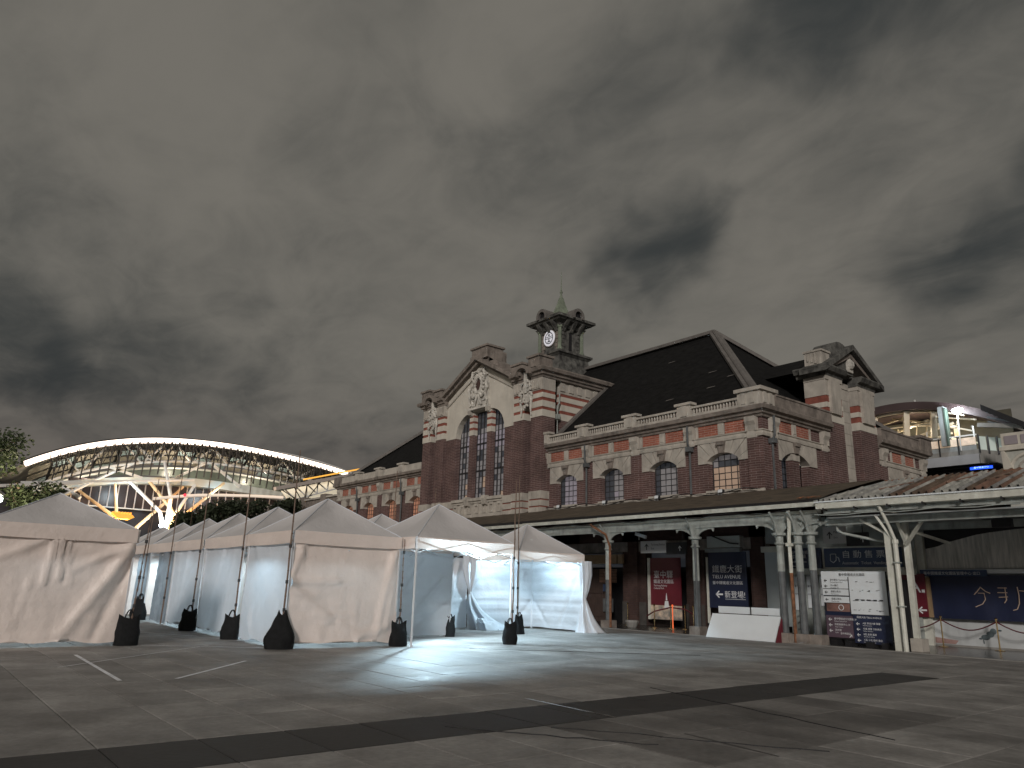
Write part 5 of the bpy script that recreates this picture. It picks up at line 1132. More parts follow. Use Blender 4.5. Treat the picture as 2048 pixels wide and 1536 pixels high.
# the open fronted tents
tent('market_tent', -20.5, -17.4, 10.78, 14.1, 'open fronted white tent in the middle with its valance hanging over the lit ground', [('W', dict(m=CURTW, creases=[(.7, .95, .2, .0, .05, .1), (.9, .7, .4, .0, .06, .07), (.95, .4, .55, .0, .05, .05)], folds=.026))], seed=11, eave=2.80, peak=3.9, light=(-19.1, 12.3, 3.26, 2900, (.76, .48, -.38)))
tent('market_tent', -23.9, -20.8, 10.8, 14.0, 'white tent behind the open fronted one, only its top showing', [('S', {})], seed=12, eave=2.78, peak=3.80)
tD = tent('market_tent', -24.0, -21.0, 17.3, 20.5, 'brightly lit open white tent nearest the station with a curtain tied at its right', [('W', dict(m=CURTW, folds=.032, creases=[(1.0, .42, .75, .1, .03, .08)])), ('N', dict(m=CURTW, folds=.032, creases=[(.95, .9, .55, .1, .05, .08), (.0, .45, .3, .05, .05, .08)]))], seed=13, eave=2.84, peak=3.93, light=(-22.0, 18.5, 3.25, 560))
tent('market_tent', -28.4, -25.2, 14.2, 17.3, 'white tent in the back between the open tents, glimpsed as a bright wall', [('W', dict(m=CURTW, folds=.014)), ('N', dict(m=CURTW, folds=.014))], seed=14, light=(-26.6, 15.6, 2.9, 260))
curtain(tD, (-24.0, 14.9), (-24.0, 17.25), .03, 2.6, 21, CURTW, nrm=(1, 0), folds=.014, creases=[(.8, .9, .6, .1, .05, .1)])
# tied curtains: a waisted bundle of cloth
def tied(par, x, y, zk, ztop, r_top, spread, seed, m=CURTW, lab=None):
    mb = MB(); n = 40
    def fn(u, v):
        a = 2*math.pi*u; z = ztop*v
        if z > zk: r = .05+(r_top-.05)*min(1, (z-zk)/(ztop-zk)*1.6)**.7
        else: t = 1-z/zk; r = .05+(.30)*t**.8
        r *= 1+.36*math.sin(a*7+seed+2.2*tnoise(v*2, seed))*min(1, abs(z-zk)*3) + .12*math.sin(a*13+seed)
        sx_, sy_ = (0, 0) if z > zk else (spread[0]*(1-z/zk)**2.2, spread[1]*(1-z/zk)**2.2)
        ex = 1.0 if z > zk else 1+abs(spread[0])*(1-z/zk)**3*1.2; ey = 1.0 if z > zk else 1+abs(spread[1])*(1-z/zk)**3*1.6
        return (x+sx_+r*math.cos(a)*ex*.8, y+sy_+r*math.sin(a)*ey, max(.004, z if z > .02 else .004+.02*abs(tnoise(u*9, seed))))
    mb.grid(fn, n, 30); return build('tied_curtain', mb, m, par, smooth=True, fix=False, label=lab)
tied(tD, -21.05, 20.62, 1.22, 2.6, .22, (.1, .25), 3, lab='curtain gathered and tied at mid height, spreading on the floor')
tied(tD, -23.8, 17.25, 1.35, 2.7, .26, (.35, .75), 8, lab='curtain tied and slumped in folds on the ground')
mb = MB()
def heap(u, v):
    y = 17.3+1.9*u; wd = .42*(1-u*.6); x = -23.2+wd*(v-.5)*2+.12*tnoise(u*4, 3); h = .38*math.sin(math.pi*v)**.8*(1-u)**1.1*(1+.5*tnoise(u*9, v*5, 2))+.05*abs(math.sin(u*17+v*9))*(1-u*.5)*math.sin(math.pi*v); return (x, y, .006+max(0, h))
mb.grid(heap, 40, 18); build('curtain_heap', mb, CURTW, tD, smooth=True, fix=False)

# sandbag sacks and bamboo poles
def bag(x, y, w, h, label, lean=(0, 0), twin=False, ang=0.0, seed=0, pinch=0.0):
    b = root('weight_bag', label, 'bag', (x, y, 0), 'black weight bags at the tent feet')
    ca, sa = math.cos(ang), math.sin(ang)
    def fn(u, v):
        a = 2*math.pi*u; hw = w/2*(1.0-.10*v+.10*math.sin(math.pi*min(1, v*1.6))) ; hd = w*.34*(1-v**1.6*.72)
        c, s = math.cos(a), math.sin(a); px = hw*math.copysign(abs(c)**.6, c); py = hd*math.copysign(abs(s)**.7, s)
        k = 1+.16*tnoise(c*2+seed, s*2, v*3)+.05*math.sin(a*5+seed)*v+.03*math.sin(a*9+seed*2+v*5); z = h*v
        if v > .99: z = h*(.97+.10*abs(c)-.06*(1-abs(c)))
        q_ = 1-pinch*max(0, v-.35)**1.2*1.6; px, py = px*k*q_, py*k*q_; return (x+px*ca-py*sa+lean[0]*v, y+px*sa+py*ca+lean[1]*v, max(.002, z))
    mb = MB().grid(fn, 24, 12); build('sack', mb, BAG, b, smooth=True, fix=False)
    mb = MB().grid(lambda u, v: (x+(w*.42*(u-.5)*2*ca)+lean[0], y+(w*.42*(u-.5)*2*sa)+lean[1]+.0, h*.93+.02*math.sin(v*3)+.0*v), 2, 2)
    for s in (() if pinch > .6 else (-1, 1)):
        hx = lambda q: (x+q*ca+lean[0]-s*.04*sa, y+q*sa+lean[1]+s*.04*ca)
        pts = []
        for k in range(9):
            t = -1+k/4; q = hx(w*.2*t); pts.append((q[0], q[1], h*.9+(w*.42)*(1-t*t)))
        build('handle', MB().tube(pts, .013, 5), BAG, b)
    return b
bag(-17.95, 7.47, .64, .84, 'big black weight bag tied at the left corner of the tan fronted tent', seed=1, ang=1.2, pinch=.75)
bag(-17.78, 10.62, .44, .60, 'black shopping bag weight at the right corner of the tan fronted tent', seed=2, ang=1.4)
bag(-17.30, 13.98, .40, .60, 'black weight bag at the right front leg of the open middle tent', seed=3, ang=1.3, pinch=.1)
bag(-20.95, 17.35, .42, .62, 'black weight bag hanging behind the right leg bag of the middle tent', seed=4, ang=1.9, lean=(.05, -.08))
bag(-20.5, 14.12, .30, .62, 'grey black bag at the back leg of the middle tent inside the light', seed=5, ang=1.2)
bag(-21.2, 7.42, .48, .62, 'black weight bag between the tan fronted tent and the second left tent', seed=6, ang=1.0, pinch=.15)
bag(-25.0, 7.42, .48, .62, 'black weight bag between the second and third tents of the left row', seed=7, ang=.9, pinch=.1)
bag(-31.7, 7.55, .55, .80, 'black weight bag before the bright plastic wall far in the left row', seed=8, ang=.9, pinch=.5)
bag(-20.0, 4.58, .50, .66, 'black weight bag at the right corner of the tent at the left edge', seed=9, ang=1.4)
def pole(x, y, h, lean, label):
    p = root('bamboo_pole', label, 'pole', (x, y, 0), 'bamboo poles lashed to the tent legs')
    n = 16; pts = [(x+lean[0]*t/n+.01*math.sin(t*1.3+x), y+lean[1]*t/n, h*t/n+.02) for t in range(n+1)]
    build('cane', MB().tube(pts, .026, 7, .013), BAMBOO, p)
    mb = MB()
    for k in range(1, n): a = pts[k]; mb.tube([(a[0], a[1], a[2]-.012), (a[0], a[1], a[2]+.012)], .030-.013*k/n, 7)
    build('node_rings', mb, BAMBOO, p)
    for z in (.85, 1.5, 2.35): q = z/h; build('lashing', MB().tube([(x+lean[0]*q, y+lean[1]*q, z), (x+lean[0]*q, y+lean[1]*q, z+.08)], .036, 7), IRON, p)
for a in ((-17.93, 7.50, 4.75, (-.02, .0), 'bamboo pole at the left front corner of the tan fronted tent'), (-21.25, 7.5, 4.9, (.0, .02), 'bamboo pole between the tan fronted tent and the second left tent'),
          (-25.05, 7.5, 5.2, (.05, .0), 'bamboo pole between the second and third left tents'), (-28.35, 7.5, 5.2, (.1, .0), 'bamboo pole beside the plastic fronted tent'), (-31.8, 7.55, 5.3, (.1, 0), 'bamboo pole before the bright plastic wall'),
          (-19.95, 4.60, 3.3, (.0, .12), 'bamboo pole at the right corner of the tent at the left edge'), (-17.33, 14.08, 4.65, (.0, .02), 'left bamboo pole of the pair at the open middle tent'), (-20.9, 17.2, 5.5, (.0, -.04), 'right bamboo pole of the pair at the open middle tent'),
          (-24.1, 13.9, 5.6, (.0, .0), 'thin bamboo pole rising behind the middle tents below the panelled plinth'), (-26.5, 17.2, 5.5, (.0, .0), 'thin bamboo pole rising right of the other one below the panelled plinth'), (-17.9, 10.7, 2.72, (.0, .0), 'short bamboo pole at the right corner of the tan fronted tent')):
    pole(*a)

# ================================================================== low annex left of the station
an = root('station_annex', 'low grey parapeted annex running left from the brick station', 'building', (-70, 29, 0))
build('wall', MB().box(-88, -59.1, 28.9, 36, 0, 8.0), BRICKD, an); build('parapet', MB().box(-88, -59.15, 28.6, 28.95, 8.0, 8.75), STONED, an); build('coping', MB().box(-88, -59.1, 28.45, 29.05, 8.75, 8.9), STONE, an)
build('cornice', MB().box(-88, -59.1, 28.5, 28.9, 7.75, 8.0), STONED, an)
for x in (-62, -66.5, -71, -76, -81): build('pedestal', MB().box(x-.5, x+.5, 28.4, 29.1, 8.0, 9.1), STONED, an)

# ================================================================== elevated station hall, far left
XA = -110
ha = root('station_hall', 'huge arched steel station hall outlined by a glowing warm light strip', 'station', (XA, 32, 0))
def H(name, mb, m, par=None, **k): return build(name, mb, m, par or ha, **k)
def interp(tab, y):
    ys = [a for a, b in tab]; return float(np.interp(y, ys, [b for a, b in tab]))
AT = [(4, 10.0), (10.47, 15.1), (13.87, 17.0), (18.25, 18.65), (23.65, 19.9), (30.87, 20.65), (38.12, 20.65), (46.04, 20.05), (54.09, 18.85), (62, 17.0)]
# smooth the tabulated arch with a quartic fit
ay = np.array([a for a, b in AT[1:]]); az = np.array([b for a, b in AT[1:]]); PA = np.polyfit(ay-32, az, 4); zA = lambda y: float(np.polyval(PA, y-32))
LT = [(12.18, 12.4), (17.68, 14.9), (24.08, 16.85), (31.27, 17.6), (38.47, 17.7), (46.34, 17.3), (52, 16.6)]; PL = np.polyfit(np.array([a for a, b in LT])-32, [b for a, b in LT], 3); zL = lambda y: float(np.polyval(PL, y-32))
DT = [(12, 12.2), (19, 13.9), (27, 15.0), (35, 15.1), (43.5, 14.5), (52, 13.6)]; PD = np.polyfit(np.array([a for a, b in DT])-32, [b for a, b in DT], 3); zD = lambda y: float(np.polyval(PD, y-32))
ys = [10.4+(54.2-10.4)*k/40 for k in range(41)]
H('arch_light', MB().tube([(XA, y, zA(y)-.30) for y in ys], .37, 8), ARCHL)
H('edge_beam', MB().tube([(XA-.6, y, zA(y)-.2) for y in ys], .5, 6), STRUT)
shell = mat('shell_roof', (.40, .37, .33), .55, .1, .3)
mb = MB()
def sh(u, v):
    y = 6+60*u; q = math.sin(math.pi*min(1, max(0, (y-6)/60)))
    return (XA-.5-34*v, y+7*v, (zA(min(max(y, 8), 60)) - (.4 if y < 10 else 0)) + (2.6*q)*math.sin(v*1.5))
mb.grid(sh, 40, 8); H('roof_shell', mb, shell, smooth=True, fix=False)
H('roof_fin', MB().tube([(XA-4, y, zA(y)+1.2-.02*(y-52)**2*.2) for y in (42, 45, 48, 51, 54, 57)], .16, 5), WSTEEL)
# soffit panels between arch and lower chord, seen as pale bays
k = 0; y = 11.5
while y < 52:
    a, b = y, y+2.55; z1a, z1b = zA(a)-.8, zA(b)-.8; z0a, z0b = zL(a)+.3, zL(b)+.3
    for q in range(3):
        f0, f1 = q/3+.04, (q+1)/3-.04
        if z1a-z0a > .8: H('soffit_panel', MB().quad((XA-9+3*f0, a+.15, z0a+(z1a-z0a)*f0), (XA-9+3*f0, b-.15, z0b+(z1b-z0b)*f0), (XA-9+3*f1, b-.15, z0b+(z1b-z0b)*f1), (XA-9+3*f1, a+.15, z0a+(z1a-z0a)*f1)), (mat('soffit_warm', (.30, .27, .22), .5, .35, .6), mat('soffit_cool', (.30, .38, .40), .4, .3, .6))[(k+q) % 3 == 0], fix=False)
    y += 2.6; k += 1
H('lower_arch', MB().tube([(XA-1, y, zL(y)) for y in ys[2:-2]], .16, 6), WSTEEL); H('lower_arch', MB().tube([(XA-7, y, zL(y)-.3) for y in ys[2:-2]], .16, 6), WSTEEL)
H('glazed_band', MB().grid(lambda u, v: (XA-8, 13+38*u, zD(13+38*u)+1.0+(zL(13+38*u)-zD(13+38*u)-1.1)*v), 24, 1), mat('band_glass', (.16, .19, .17), .25, .2, .6), fix=False)
def deck(u, v): y = 12+40*u; return (XA-2, y, zD(y)-.75+1.0*v*(1.1 if y > 28 else .9))
H('deck_band', MB().grid(deck, 30, 1), mat('deck_white', (.62, .66, .62), .5, .1, .5), fix=False); H('deck_soffit', MB().grid(lambda u, v: (XA-2-10*v, 12+40*u, zD(12+40*u)-.75), 20, 1), mat('deck_white', (.62, .66, .62)), fix=False)
y = 13.6; k = 0
while y < 53:
    z1 = zA(y)-.5; z0 = zD(y)+.25+.2*math.sin(y)
    mb = MB().bar((XA+.3, y+.2, z1), (XA+.3, y, z0), .16, .16); hg = H('hanger', mb, STRUT)
    build('brace', MB().bar((XA+.3, y, z1-2.2), (XA+.3, y-.75, z1), .09).bar((XA+.3, y, z1-2.0), (XA+.3, y+.75, z1), .09), STRUT, hg)
    y += 1.02; k += 1
for yy, s in ((17, 1), (24.3, 1), (26, -1), (31, 1), (36.5, -1), (42, 1), (47, 1)):
    H('roof_truss', MB().bar((XA-3, yy, zL(yy)+.1), (XA-3, yy+2.6*s, zA(yy+2.6*s)-.6), .28).bar((XA-3, yy, zL(yy)+.1), (XA-3, yy-2.2*s, zA(yy-2.2*s)-.6), .2), WSTEEL)
for yy, s in ((19, 4.0), (24.5, -4.2), (28.5, 4), (38, -4.4)):
    H('roof_truss', MB().bar((XA-2, yy, zD(yy)), (XA-2, yy+s, zL(yy+s)), .34), WSTEEL)
y = 14.0
while y < 51:
    H('lattice_bar', MB().bar((XA-1.5, y, zL(y)+.1), (XA-1.5, y+.9, zA(y+.9)-.7), .09), STRUT); H('lattice_bar', MB().bar((XA-1.5, y+1.6, zL(y+1.6)+.1), (XA-1.5, y+.7, zA(y+.7)-.7), .09), STRUT); y += 1.7
# mullioned wall under the deck
H('curtain_wall', MB().box(XA-4.1, XA-4, 16, 50, 10.6, 14.2), mat('plum_glass', (.055, .042, .045), .3, .3, .4)); H('base_rail', MB().box(XA-3.95, XA-3.8, 16, 50, 10.55, 10.72), WSTEEL)
y = 16.6
while y < 50: H('mullion', MB().box(XA-3.98, XA-3.86, y-.07, y+.07, 10.7, zD(y)-.7), mat('mullion_white', (.66, .58, .55), .5, .05, 2)); y += 1.12
H('understorey', MB().box(XA-6, XA-4.5, 6, 52, 0, 10.6), mat('night_wall', (.035, .035, .045), .8, .4, .3))
ORST = mat('amber_lit_steel', (.74, .52, .30), .5, .06, 1)  # white steel tinted orange, the floodlight put into its colour
def branch(p, q, m, w_=.55, mid=None, par=None):
    pts = [p] + ([mid] if mid else []) + [q]; mb = MB()
    mb.tube(pts, w_/2, 8, w_*.32); return H('tree_column_limb', mb, m)
bx = XA+3
for q, md, m in (((22.6, 13.9), (26.3, 10.0), WSTEEL), ((25.0, 14.2), (27.9, 10.2), ORST), ((26.6, 17.0), (27.4, 12), WSTEEL), ((31.0, 14.3), (28.2, 9.8), WSTEEL), ((35.0, 15.0), (29.2, 9.6), ORST)):
    branch((bx, 27.2+.9*(q[0] > 28)+.5*(m is ORST), 6.8), (bx-3, q[0], q[1]), m, .62, (bx-.3, md[0], md[1]))
for p, q, m in (((23.2, 7.0), (29.5, 13.9), ORST), ((21.6, 7.6), (20.9, 13.4), ORST), ((21.0, 9.0), (16.4, 12.4), ORST), ((13.4, 10.0), (20.4, 15.0), WSTEEL), ((11.2, 9.6), (10.0, 12.3), ORST), ((8.0, 11.0), (4.5, 12.3), ORST), ((16.8, 11.0), (14.4, 12.8), WSTEEL)):
    branch((bx-1, p[0], p[1]), (bx-3, q[0], q[1]), m, .5)
H('tree_column_trunk', MB().tube([(bx, 27.3, 0), (bx, 27.3, 6.9)], .5, 8), WSTEEL)
H('low_beam', MB().bar((bx+1, 2.0, 10.6), (bx+1, 16.5, 12.7), .5, .35), WSTEEL); H('low_beam', MB().bar((bx+1, 10, 12.1), (bx, 30, 14.6), .25, .25), WSTEEL)
# floodlights at the foot of the tree column
def plamp(n, loc, p, col, r=.4):
    ld = bpy.data.lights.new(n, 'POINT'); ld.energy = p; ld.color = col; ld.shadow_soft_size = r; lo = bpy.data.objects.new(n, ld); C.objects.link(lo); lo.location = loc
for k, (y, z, col, p, s_, l_) in enumerate(((26.4, 8.2, (.75, .88, 1.0), 1500, 22, 'blazing white floodlight at the foot of the forked steel columns'), (28.8, 8.4, (1.0, .50, .14), 2300, 9, 'orange floodlight right of the white one at the forked columns'), (21.5, 7.2, (1.0, .66, .3), 1800, 5, 'warm floodlight under the yellow trough by the columns'))):
    f_ = root('floodlight', l_, 'floodlight', (bx+1.2, y, z), 'floodlights of the arched hall'); build('lamp_head', MB().ball(bx+1.2, y, z, .34 if k < 2 else .2, n=10, m=7), emat('flood_%d' % k, col, s_), f_); build('bracket', MB().box(bx+1.0, bx+1.3, y-.3, y+.3, z-.6, z-.4), STRUT, f_)
    plamp('flood_lamp', (bx+2.4, y, z+.3), p, col)
for y in (18, 30, 42): plamp('hall_fill', (XA-4, y, zL(y)-.6), 650, (1.0, .86, .66), .5)  # unseen lights added so the hall structure shows at night
for y in (22, 34): plamp('deck_fill', (XA+1.5, y, zD(y)-2.0), 450, (.80, .95, 1.0), .5)  # added cool lights without fixtures, to brighten the deck
tr_ = root('lit_trough', 'glowing yellow boat shaped trough below the arched hall', 'lamp', (XA+6, 21, 8.9))
build('bowl', MB().prism([(20.0, 9.2), (22.3, 9.1), (22.6, 8.8), (22.0, 8.5), (20.7, 8.6)], 'x', XA+5, XA+6), AMBER, tr_)
for k in range(7): build('rib', MB().box(XA+4.95, XA+6.05, 20.1+k*.33, 20.2+k*.33, 9.15, 9.4), AMBER, tr_)
# lit viaduct rail, canopy wedge with white trusses
vr = root('viaduct_rail', 'pale lit curved rail seen above the bushes', 'rail', (-85, 25, 10)); mb = MB()
build('beam', MB().tube([(-85, 20.0, 9.55), (-85, 22, 9.95), (-85, 24.5, 10.35), (-85, 27, 10.6), (-85, 30.5, 10.85), (-85, 34, 11.0)], .16, 6), emat('rail_glow', (1.0, .82, .66), .55), vr)
build('red_lamp', MB().ball(-84.7, 23.0, 10.2, .16), emat('red_glow', (1.0, .05, .08), 1.5), vr)
pc = root('platform_canopy', 'lit platform canopy with white zigzag trusses right of the arched hall', 'canopy', (-95, 44, 8))
XC = -95
build('roof_edge', MB().bar((XC, 36.8, 13.15), (XC, 50.5, 17.0), .9, .45), mat('canopy_pale', (.50, .44, .40), .6, .1, .5), pc); build('roof_edge', MB().bar((XC-1, 41, 14.9), (XC-1, 49.6, 17.4), .25, .2), AMBER, pc)
tops = [(38.2+1.55*k, 13.35+.437*k) for k in range(8)]; bots = [(40.0+1.45*k, 12.05+.55*k) for k in range(8)]
for k, ((a, b), (c, d)) in enumerate(zip(tops, bots)):
    build('truss_bar', MB().bar((XC-.5, a, b), (XC-.5, c, d), .14), WSTEEL, pc)
    if k: build('truss_bar', MB().bar((XC-.5, a, b), (XC-.5, bots[k-1][0], bots[k-1][1]), .14), WSTEEL, pc)
build('bottom_chord', MB().bar((XC-.5, 39.2, 11.8), (XC-.5, 51, 16.0), .2), WSTEEL, pc); build('lit_ceiling', MB().prism([(39.5, 12.2), (43, 11.9), (52, 15.6), (50, 16.7), (38.5, 13.2)], 'x', XC-2.2, XC-2), emat('ceiling_glow', (.95, .86, .66), .48), pc)
for k in range(4): build('truss_bar', MB().bar((XC-.3, 41.0, 11.6), (XC-.3, 37.5+1.9*k, 13.3+.5*k), .10), IRON, pc)

# ================================================================== trees
def tree(name, label, x, y, h, cr, n, m=LEAF, grp='trees between the tents and the arched hall', z0=None, sq=.8, ls=.16, lobes=9):
    t = root(name, label, 'tree', (x, y, 0), grp); r = random.Random(int(x*13+y*7))
    build('trunk', MB().tube([(x, y, 0), (x+.1, y, h*.3), (x-.05, y+.1, h*.62)], .05*h**.8, 8, .03*h**.7), BARK, t)
    mb = MB(); zc = h-cr*sq
    for k in range(7):
        a = r.uniform(0, 6.28); q = r.uniform(.5, .9)*cr; mb.tube([(x, y, h*.35), (x+q*.5*math.cos(a), y+q*.5*math.sin(a), zc-.1*cr), (x+q*math.cos(a), y+q*math.sin(a), zc+r.uniform(-.2, .5)*cr)], .07, 5, .02)
    build('limbs', mb, BARK, t)
    mb = MB(); lb_ = [(x+r.uniform(-.65, .65)*cr, y+r.uniform(-.65, .65)*cr, zc+r.uniform(-.55, .6)*cr*sq, r.uniform(.28, .5)*cr) for _ in range(lobes)]
    for k in range(n):
        lx, ly, lz, lr = r.choice(lb_); v = Vector((r.gauss(0, 1), r.gauss(0, 1), r.gauss(0, 1))).normalized()*lr*r.uniform(.45, 1.12)
        c = Vector((lx, ly, lz))+Vector((v.x, v.y, v.z*sq)); a = Vector((r.gauss(0, 1), r.gauss(0, 1), r.gauss(0, .6))).normalized()*ls*r.uniform(.6, 1.3); b = a.cross(Vector((r.gauss(0, 1), r.gauss(0, 1), r.gauss(0, 1)))).normalized()*ls*.45
        mb.quad(c-a, c+b, c+a, c-b)
    build('crown', mb, m, t, fix=False); return t
tree('broadleaf_tree', 'taller sparse tree cut by the left edge, in front of the arched hall', -58, 2.9, 11.3, 2.6, 1900, LEAF, lobes=12)
tree('broadleaf_tree', 'lower spreading tree to the right of the taller one at the left edge', -60, 6.1, 8.0, 2.2, 1700, LEAF, lobes=10)
tree('bushy_tree', 'dark bushy tree behind the left tent row, its left flank by the forked columns', -62, 17.6, 7.6, 1.9, 3600, LEAFD)
tree('bushy_tree', 'dark bushy tree in the middle of the clump behind the left tent row', -62, 20.4, 8.1, 2.2, 4200, LEAFD)
tree('bushy_tree', 'dark bushy tree at the right of the clump, touching the low annex', -62, 23.6, 8.6, 2.2, 4200, LEAFD)
tree('bushy_tree', 'small dark shrub like tree under the lit rail beside the annex', -64, 26.6, 8.9, 1.8, 2600, LEAFD)

# ================================================================== elevated platform, far right
YR = 60
rp_ = root('elevated_platform', 'elevated platform with curved trussed roof and glass balustrade behind the brick station', 'platform', (-25, YR, 0))
def Q(name, mb, m, par=None, **k): return build(name, mb, m, par or rp_, **k)
SHD = mat('roof_maroon', (.055, .036, .036), .6, .2, .5)
rt_ = [(-34, 14.9), (-31, 16.0), (-27.7, 16.75), (-25.2, 16.75), (-22.6, 16.2), (-20.0, 15.2), (-18, 14.2)]
PR = np.polyfit([a+26 for a, b in rt_], [b for a, b in rt_], 3); zR = lambda x: float(np.polyval(PR, x+26))
xs = [-34+16*k/24 for k in range(25)]
mb = MB()
for a, b in zip(xs, xs[1:]): mb.add([(a, YR+.5, zR(a)-.62), (b, YR+.5, zR(b)-.62), (b, YR+.5, zR(b)), (a, YR+.5, zR(a)), (a, YR+12, zR(a)-.4), (b, YR+12, zR(b)-.4), (b, YR+12, zR(b)), (a, YR+12, zR(a))], [(0,1,2,3),(3,2,6,7),(0,4,5,1)])
Q('roof_shell', mb, SHD, fix=False)
CRM = mat('cream_steel', (.70, .62, .48), .5, .06, 1)
for off, r, yy in ((.72, .09, 1), (1.6, .07, 2), (2.4, .07, 3)): Q('roof_rib', MB().tube([(x, YR+yy, zR(x)-off-(.02*(x+30) if yy > 1 else 0)) for x in xs[2:20]], r, 5), CRM)
for x, dx in ((-28.6, .5), (-26.0, .45), (-23.9, .4)): Q('roof_beam', MB().bar((x, YR+1.5, 13.2), (x+dx, YR+1, zR(x+dx)-.65), .42, .3), CRM)
for p, q in (((-30, 13.9), (-24.4, 15.4)), ((-27.6, 13.6), (-22.6, 14.9)), ((-27.2, 15.9), (-22.4, 14.6)), ((-24, 15.6), (-21, 14.9)), ((-26.8, 13.3), (-22.8, 14.1)), ((-29.5, 15.2), (-26.2, 15.9))): Q('roof_truss', MB().bar((p[0], YR+2.2, p[1]), (q[0], YR+2.2, q[1]), .13), CRM)
for k in range(10): x = -29.3+k*.75; Q('roof_truss', MB().bar((x, YR+2.4, 14.0+.12*(k % 3)), (x+.12, YR+2.4, 14.9+.1*(k % 2)), .07), CRM)
Q('inner_lining', MB().box(-40, -19.5, YR+5, YR+5.2, 12, 16.0), mat('lining_warm', (.10, .095, .07), .7, .35, .6))
Q('end_column', MB().box(-22.75, -22.35, YR-.2, YR+.5, 12.7, 15.75), SOFF); Q('end_column', MB().box(-22.34, -22.22, YR-.25, YR+.3, 12.7, 15.6), mat('green_edge', (.07, .10, .08), .6, .1, 2))
Q('deck', MB().box(-42, -20.35, YR, YR+8, 11.75, 12.25), CONC); Q('deck_edge', MB().prism([(-20.35, YR), (-18.9, YR+3.2), (-18.9, YR+8), (-20.35, YR+8)], 'z', 11.75, 12.25), CONC)
Q('fascia', MB().box(-42, -20.4, YR-.06, YR, 11.2, 11.9), mat('fascia_grey', (.34, .35, .37), .6, .1, .8)); Q('fascia', MB().bar((-20.35, YR-.03, 11.55), (-18.8, YR+3.2, 11.55), .06, .7), CONC)
Q('underside', MB().box(-42, -19.5, YR+.6, YR+8, 11.1, 11.25), BLACK)
ADV = mat('advert_strip', (.62, .52, .44), .5, .35, 2.2, emit=(.9, .66, .45), es=.30)
x = -41.5; k = 0
while x < -20.5:
    a, b = x, min(x+1.32, -20.45); Q('glass_panel', MB().box(a+.05, b-.05, YR+.02, YR+.05, 12.62, 13.18), ADV); Q('lower_panel', MB().box(a+.05, b-.05, YR+.02, YR+.06, 12.1, 12.58), SOFF); Q('balustrade_post', MB().box(a-.05, a+.05, YR-.02, YR+.1, 11.95, 13.32), IRON); x += 1.32
for k in range(4): t = k/4; a = (-20.3+1.4*t, YR+3.1*t); b = (-20.3+1.4*(t+.2), YR+3.1*(t+.2)); Q('glass_panel', MB().add([(a[0], a[1], 12.2), (b[0], b[1], 12.2), (b[0], b[1], 13.2), (a[0], a[1], 13.2)], [(0,1,2,3)]), mat('panel_pale', (.50, .56, .52), .3, .1, 1, emit=(.5, .6, .55), es=.25)); Q('balustrade_post', MB().box(a[0]-.05, a[0]+.05, a[1]-.05, a[1]+.05, 11.95, 13.3), IRON)
Q('handrail', MB().box(-42, -20.4, YR-.02, YR+.06, 13.3, 13.38), WSTEEL)
for x in (-24.2, -21.9, -20.9): Q('screen_post', MB().box(x-.04, x+.04, YR+1, YR+1.1, 12.3, 14.2), WSTEEL)
Q('poster', MB().box(-22.15, -21.75, YR+.8, YR+.85, 13.55, 14.1), mat('poster_warm', (.60, .40, .22), .5, .4, 5, emit=(.6, .4, .2), es=.3)); Q('notice', MB().box(-23.9, -23.5, YR+1, YR+1.05, 13.35, 13.65), SOFF)
Q('pillar', MB().frus(-22.65, YR+2, 0, 10.9, .55, .5).frus(-22.65, YR+2, 10.9, 11.3, .5, .9), CONC); Q('crosshead', MB().box(-24.5, -20.6, YR+1.2, YR+3, 10.95, 11.2), BLACK)
Q('spandrel', MB().box(-42, -18, YR+7, YR+7.3, 0, 11.2), BLACK); Q('lit_window_row', MB().box(-25.4, -23.0, YR+6.9, YR+7, 10.75, 11.05), emat('row_glow', (1.0, .75, .55), .35)); Q('wall_cap', MB().box(-42, -17, YR+3.4, YR+3.6, 9.6, 10.62), mat('fascia_grey', (.34, .35, .37)))
Q('dark_roof', MB().prism([(-19.7, 15.4), (-17.2, 13.75), (-17.2, 13.3), (-19.7, 14.95)], 'y', YR-.5, YR+9), BLACK); Q('roof_beam', MB().bar((-20.2, YR, 14.0), (-17.4, YR, 13.5), .3, .3), CONC)
Q('mast', MB().tube([(-25.2, YR+2, 16.6), (-25.2, YR+2, 17.15)], .06, 5), WSTEEL)
for k in range(3): Q('purlin', MB().bar((-19.6, YR+.2, 14.9-.35*k), (-18.0, YR+.2, 14.2-.3*k), .1), PAINTG)
plamp('platform_lamp', (-26, YR+2.5, 14.6), 170, (1.0, .84, .60), .3); plamp('platform_lamp', (-30, YR+2.5, 14.4), 170, (1.0, .84, .60), .3); plamp('platform_lamp', (-22.8, YR+2.5, 14.4), 90, (1.0, .84, .60), .3)
lp_ = root('street_lamp', 'blazing white lamp on a slim pole standing on the elevated platform', 'lamp', (-21.5, YR-.1, 12.2))
build('pole', MB().tube([(-21.5, YR-.1, 12.25), (-21.42, YR-.1, 15.2)], .045, 7), WSTEEL, lp_); build('lantern', MB().ball(-21.4, YR-.1, 15.28, .40, .3, .22, n=12, m=7), emat('lamp_blaze', (.85, .93, 1.0), 60), lp_); build('lantern_arm', MB().box(-21.75, -21.05, YR-.14, YR-.06, 15.36, 15.44), WSTEEL, lp_)
plamp('street_lamp_light', (-21.4, YR-.7, 15.0), 260, (.80, .92, 1.0), .2)
bs = root('blue_sign', 'glowing blue sign strip under the elevated platform', 'sign', (-20.6, YR+1, 10.9)); build('panel', MB().box(-21.45, -19.95, YR+.95, YR+1, 10.92, 11.24), LED, bs)
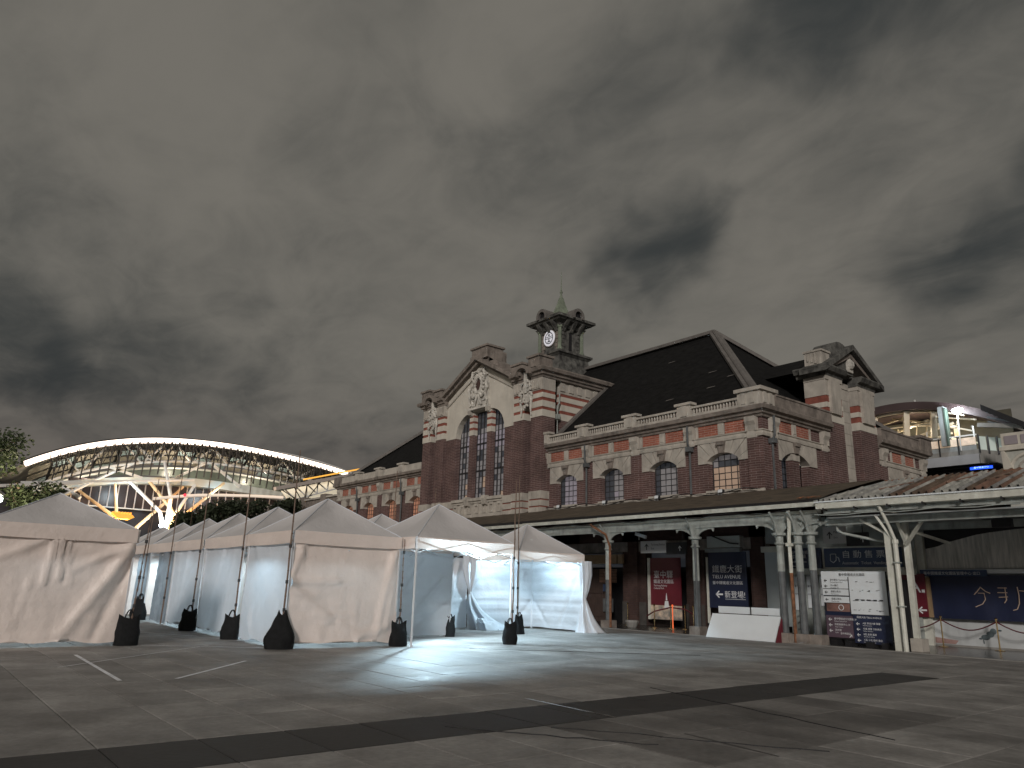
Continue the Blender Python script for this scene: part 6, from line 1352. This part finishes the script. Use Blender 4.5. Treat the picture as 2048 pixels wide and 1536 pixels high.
lettering('臺中轉運中心', .17, (-21.2, YR+.94, 11.0), u_, emat('led_text', (.35, .55, 1.0), 2.5), bs)
# stone building with round arch ornament at the right edge
sb = root('stone_building', 'pale stone building corner with panelled parapet at the right edge', 'building', (-17.5, YR-2, 0)); XB = -18.85*58/60
build('wall', MB().box(XB, -8, 58, 68, 0, 12.0), mat('stone_pale', (.46, .47, .43), .8, .1, .8, stain=.3), sb); build('cornice', MB().box(XB-.15, -8, 57.8, 68, 11.55, 11.8), STONEC, sb); build('parapet', MB().box(XB, -8, 57.95, 58.3, 11.8, 12.75), STONEC, sb)
for k in range(6): build('parapet_panel', MB().box(XB+.2+k*1.0, XB+1.0+k*1.0, 57.9, 57.95, 11.95, 12.55), mat('panel_mauve', (.30, .27, .29), .7, .1, 1), sb)
build('arch_ring', MB().tube([(XB+1.6+1.2*math.cos(a), 57.95, 10.3+.95*math.sin(a)) for a in [math.pi*k/10 for k in range(11)]], .12, 6), STONEC, sb); build('arch_ring', MB().tube([(XB+1.6+.7*math.cos(a), 57.95, 10.3+.55*math.sin(a)) for a in [math.pi*k/10 for k in range(11)]], .08, 6), STONE, sb)
build('buttress', MB().prism([(XB-.02, 9.0), (XB+.9, 9.0), (XB+.15, 11.5), (XB-.02, 11.5)], 'y', 57.7, 58), STONEC, sb)

# far dark town edge behind everything, low
tb = root('town_block', 'low dark buildings on the skyline behind the tents', 'building', (-150, 10, 0))
for x, y0, y1, h in ((-140, -30, 0, 9.5), (-150, 0, 30, 8), (-140, 60, 90, 14)): build('block', MB().box(x-10, x, y0, y1, 0, h), mat('night_wall', (.035, .035, .045)), tb)

# lit lamp behind the large tent at the left edge; it lights the leaves above it
sl = root('street_lamp', 'pale lit lamp head at the left edge of the frame beside the trees', 'lamp', (-57.5, 4.4, 0), 'lamps standing outdoors')
build('pole', MB().tube([(-57.5, 4.4, 0), (-57.5, 4.4, 5.9)], .06, 7), PAINTG, sl)
build('lantern', MB().lathe(-57.5, 4.4, [(.10, 5.85), (.26, 5.95), (.28, 6.15), (.12, 6.3)], 10), emat('lantern_glow', (.80, 1.0, .92), 3.0), sl)
build('lantern_cap', MB().lathe(-57.5, 4.4, [(.30, 6.30), (.05, 6.45)], 10), PAINTG, sl)
plamp('lantern_light', (-56.6, 4.6, 6.4), 750, (1.0, .84, .62), .3)
